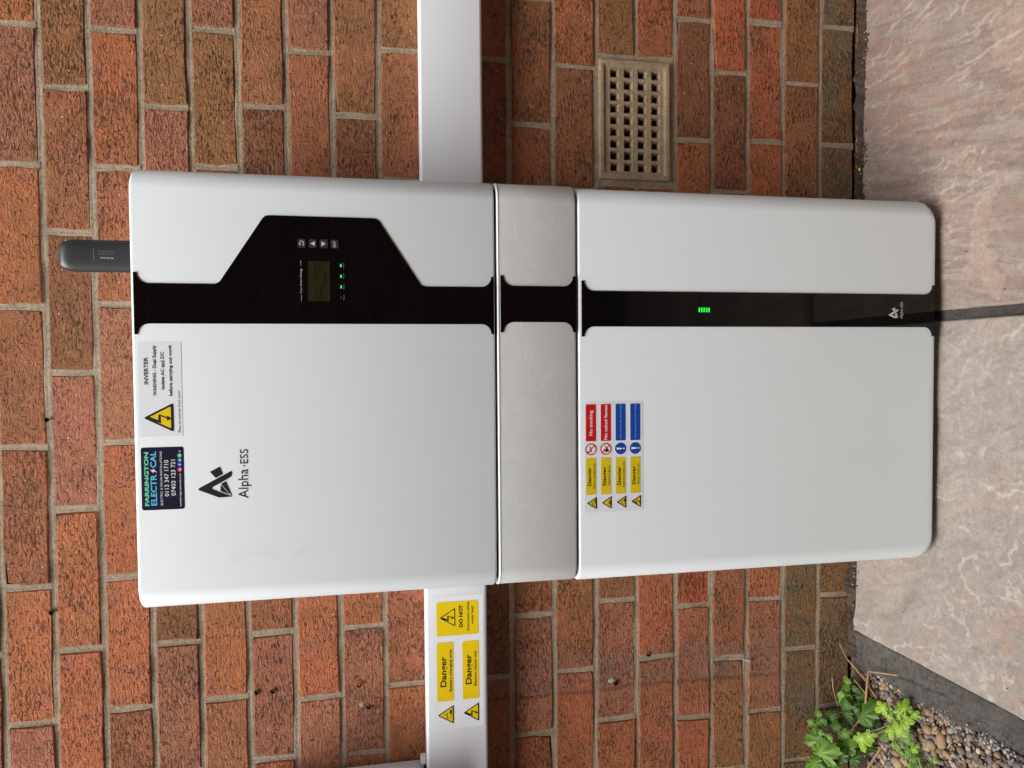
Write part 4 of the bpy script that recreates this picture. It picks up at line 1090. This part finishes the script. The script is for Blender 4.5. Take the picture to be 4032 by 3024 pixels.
def plant(name, base, leaves, label, lobes, deep, seed):
    t = thing(name, base, label, 'plant'); r_ = random.Random(seed)
    for (x, y, z, size, mt, ang) in leaves:
        p = Vector((x, y, z)); me = leaf_mesh(size, lobes, deep, r_.random())
        me.materials.append(M[mt]); o = bpy.data.objects.new('leaf', me); C.objects.link(o)
        nrm = ((CAMV - p).normalized() * .55 + Vector((0, -.15, .75)) + Vector((r_.uniform(-.3, .3), r_.uniform(-.3, .3), 0))).normalized()
        # ang: the way the leaf tip points, as seen from the front (0 = right, 90 = up)
        d = Vector((math.cos(math.radians(ang)), -.3, math.sin(math.radians(ang)))); d = (d - nrm * d.dot(nrm)).normalized()
        s = nrm.cross(d); o.matrix_basis = Matrix(((d.x, s.x, nrm.x, p.x), (d.y, s.y, nrm.y, p.y), (d.z, s.z, nrm.z, p.z), (0, 0, 0, 1)))
        hang(o, t)
        root = Vector(base) + Vector((r_.uniform(-.008, .008), r_.uniform(-.006, .006), 0)); heel = p - d * size * .35
        mid = (root + heel) / 2 + Vector((r_.uniform(-.008, .008), r_.uniform(-.006, .006), .008))
        v, f = tube_vf([root, root.lerp(mid, .5) + Vector((0, 0, .002)), mid, heel], [.0012, .0011, .0010, .0007], 5); obj('stem', v, f, 'stem', t, 60)
        
PA = [(-.682, -.078, .034, .034, 'dleaf', -60), (-.663, -.045, .048, .022, 'leaf', 150), (-.655, -.04, .043, .014, 'leaf', 20), (-.701, -.037, .070, .020, 'dleaf', 170), (-.664, -.052, .026, .018, 'dleaf', -30),
      (-.692, -.05, .048, .018, 'dleaf', 200), (-.638, -.037, .036, .012, 'leaf', 80), (-.649, -.045, .030, .013, 'dleaf', -100), (-.670, -.055, .052, .018, 'dleaf', 90), (-.692, -.080, .018, .015, 'dleaf', -120)]
PB = [(-.739, -.052, .105, .030, 'leaf', 75), (-.757, -.062, .113, .034, 'leaf', -80), (-.774, -.062, .124, .028, 'leaf', 160), (-.747, -.072, .068, .024, 'leaf', -50), (-.732, -.062, .072, .014, 'leaf', 20),
      (-.764, -.082, .058, .016, 'dleaf', -70), (-.775, -.062, .087, .024, 'dleaf', 200), (-.722, -.024, .096, .016, 'leaf', -60), (-.706, -.022, .090, .011, 'leaf', 60), (-.716, -.022, .105, .010, 'leaf', 130), (-.800, -.07, .10, .03, 'leaf', 180),
      (-.762, -.075, .080, .020, 'dleaf', 30), (-.735, -.05, .060, .016, 'dleaf', 120)]
PC = [(-.643, -.131, .030, .019, 'lime', 90), (-.659, -.134, .022, .014, 'lime', -100), (-.650, -.128, .026, .013, 'lime', 30), (-.629, -.172, .022, .020, 'lime', 40), (-.642, -.179, .019, .015, 'lime', -60), (-.634, -.165, .024, .014, 'lime', 150),
      (-.669, -.168, .030, .022, 'lime', -40), (-.681, -.139, .022, .017, 'lime', 170), (-.704, -.122, .022, .013, 'leaf', -60), (-.720, -.092, .045, .025, 'lime', 165), (-.712, -.100, .038, .016, 'lime', -70), (-.676, -.160, .020, .017, 'leaf', -100), (-.661, -.176, .022, .015, 'lime', 80)]
PD = [(-.682, -.180, .022, .017, 'leaf', -20), (-.702, -.176, .018, .014, 'leaf', 120), (-.711, -.184, .014, .013, 'leaf', -90), (-.694, -.186, .014, .012, 'lime', -40), (-.722, -.196, .012, .012, 'leaf', 200), (-.716, -.214, .012, .011, 'leaf', -60)]
LR = random.Random(31)
def extra(cx, cy, cz, sx, sy, sz, n, mats, lo, hi):
    return [(cx + LR.uniform(-sx, sx), min(-.016, cy + LR.uniform(-sy, sy)), max(.006, cz + LR.uniform(-sz, sz)), LR.uniform(lo, hi), LR.choice(mats), LR.uniform(0, 360)) for _ in range(n)]
PA = [(*q[:3], q[3] * 1.12, *q[4:]) for q in PA] + extra(-.685, -.055, .030, .050, .03, .024, 9, ('leaf', 'dleaf', 'dleaf'), .008, .015)
PB = [(*q[:3], q[3] * 1.12, *q[4:]) for q in PB] + extra(-.752, -.060, .070, .04, .03, .04, 14, ('leaf', 'dleaf'), .008, .017)
PC = [(*q[:3], q[3] * 1.05, *q[4:]) for q in PC] + extra(-.680, -.152, .018, .055, .045, .010, 11, ('lime', 'leaf', 'lime'), .007, .013)
plant('leafy_weed', (-.672, -.052, -.006), PA, 'dark green leafy weed at the wall foot beside the bent straw', 3, .35, 1)
plant('leafy_weed', (-.752, -.070, -.004), PB, 'taller green weed with broad toothed leaves against the bricks', 5, .30, 2)
plant('lime_weed', (-.672, -.142, -.010), PC, 'bright lime green seedling with cut leaves in the gravel', 5, .50, 3)
PD = PD + extra(-.712, -.200, .010, .03, .03, .008, 6, ('lime', 'leaf'), .007, .012)
plant('small_weed', (-.702, -.186, -.012), PD, 'tiny green seedling low in the gravel by the tan pebbles', 5, .50, 4)
v, f = tube_vf([(.3705, -.013, .000), (.3755, -.0135, .0008)], [.0018, .0018], 10)
tag(obj('cable_offcut', v, f, 'yelpl', None, 40), 'tiny yellow cable offcut lying at the wall foot', 'offcut')

# ================================================================== ACROSS THE PASSAGE (mirrored in the black strips)
nb = thing('neighbouring_wall', (0, -2.35, -.1), 'brick wall across the passage mirrored dimly in the black strips', 'wall')
B = Buf(); B.box(-7, 7, -2.65, -2.35, -.1, 3.5); B.make('brickwork', 'far', nb)
B = Buf(); B.box(-7, 7, -2.69, -2.31, 3.5, 3.56); B.make('coping', 'concrete', nb)
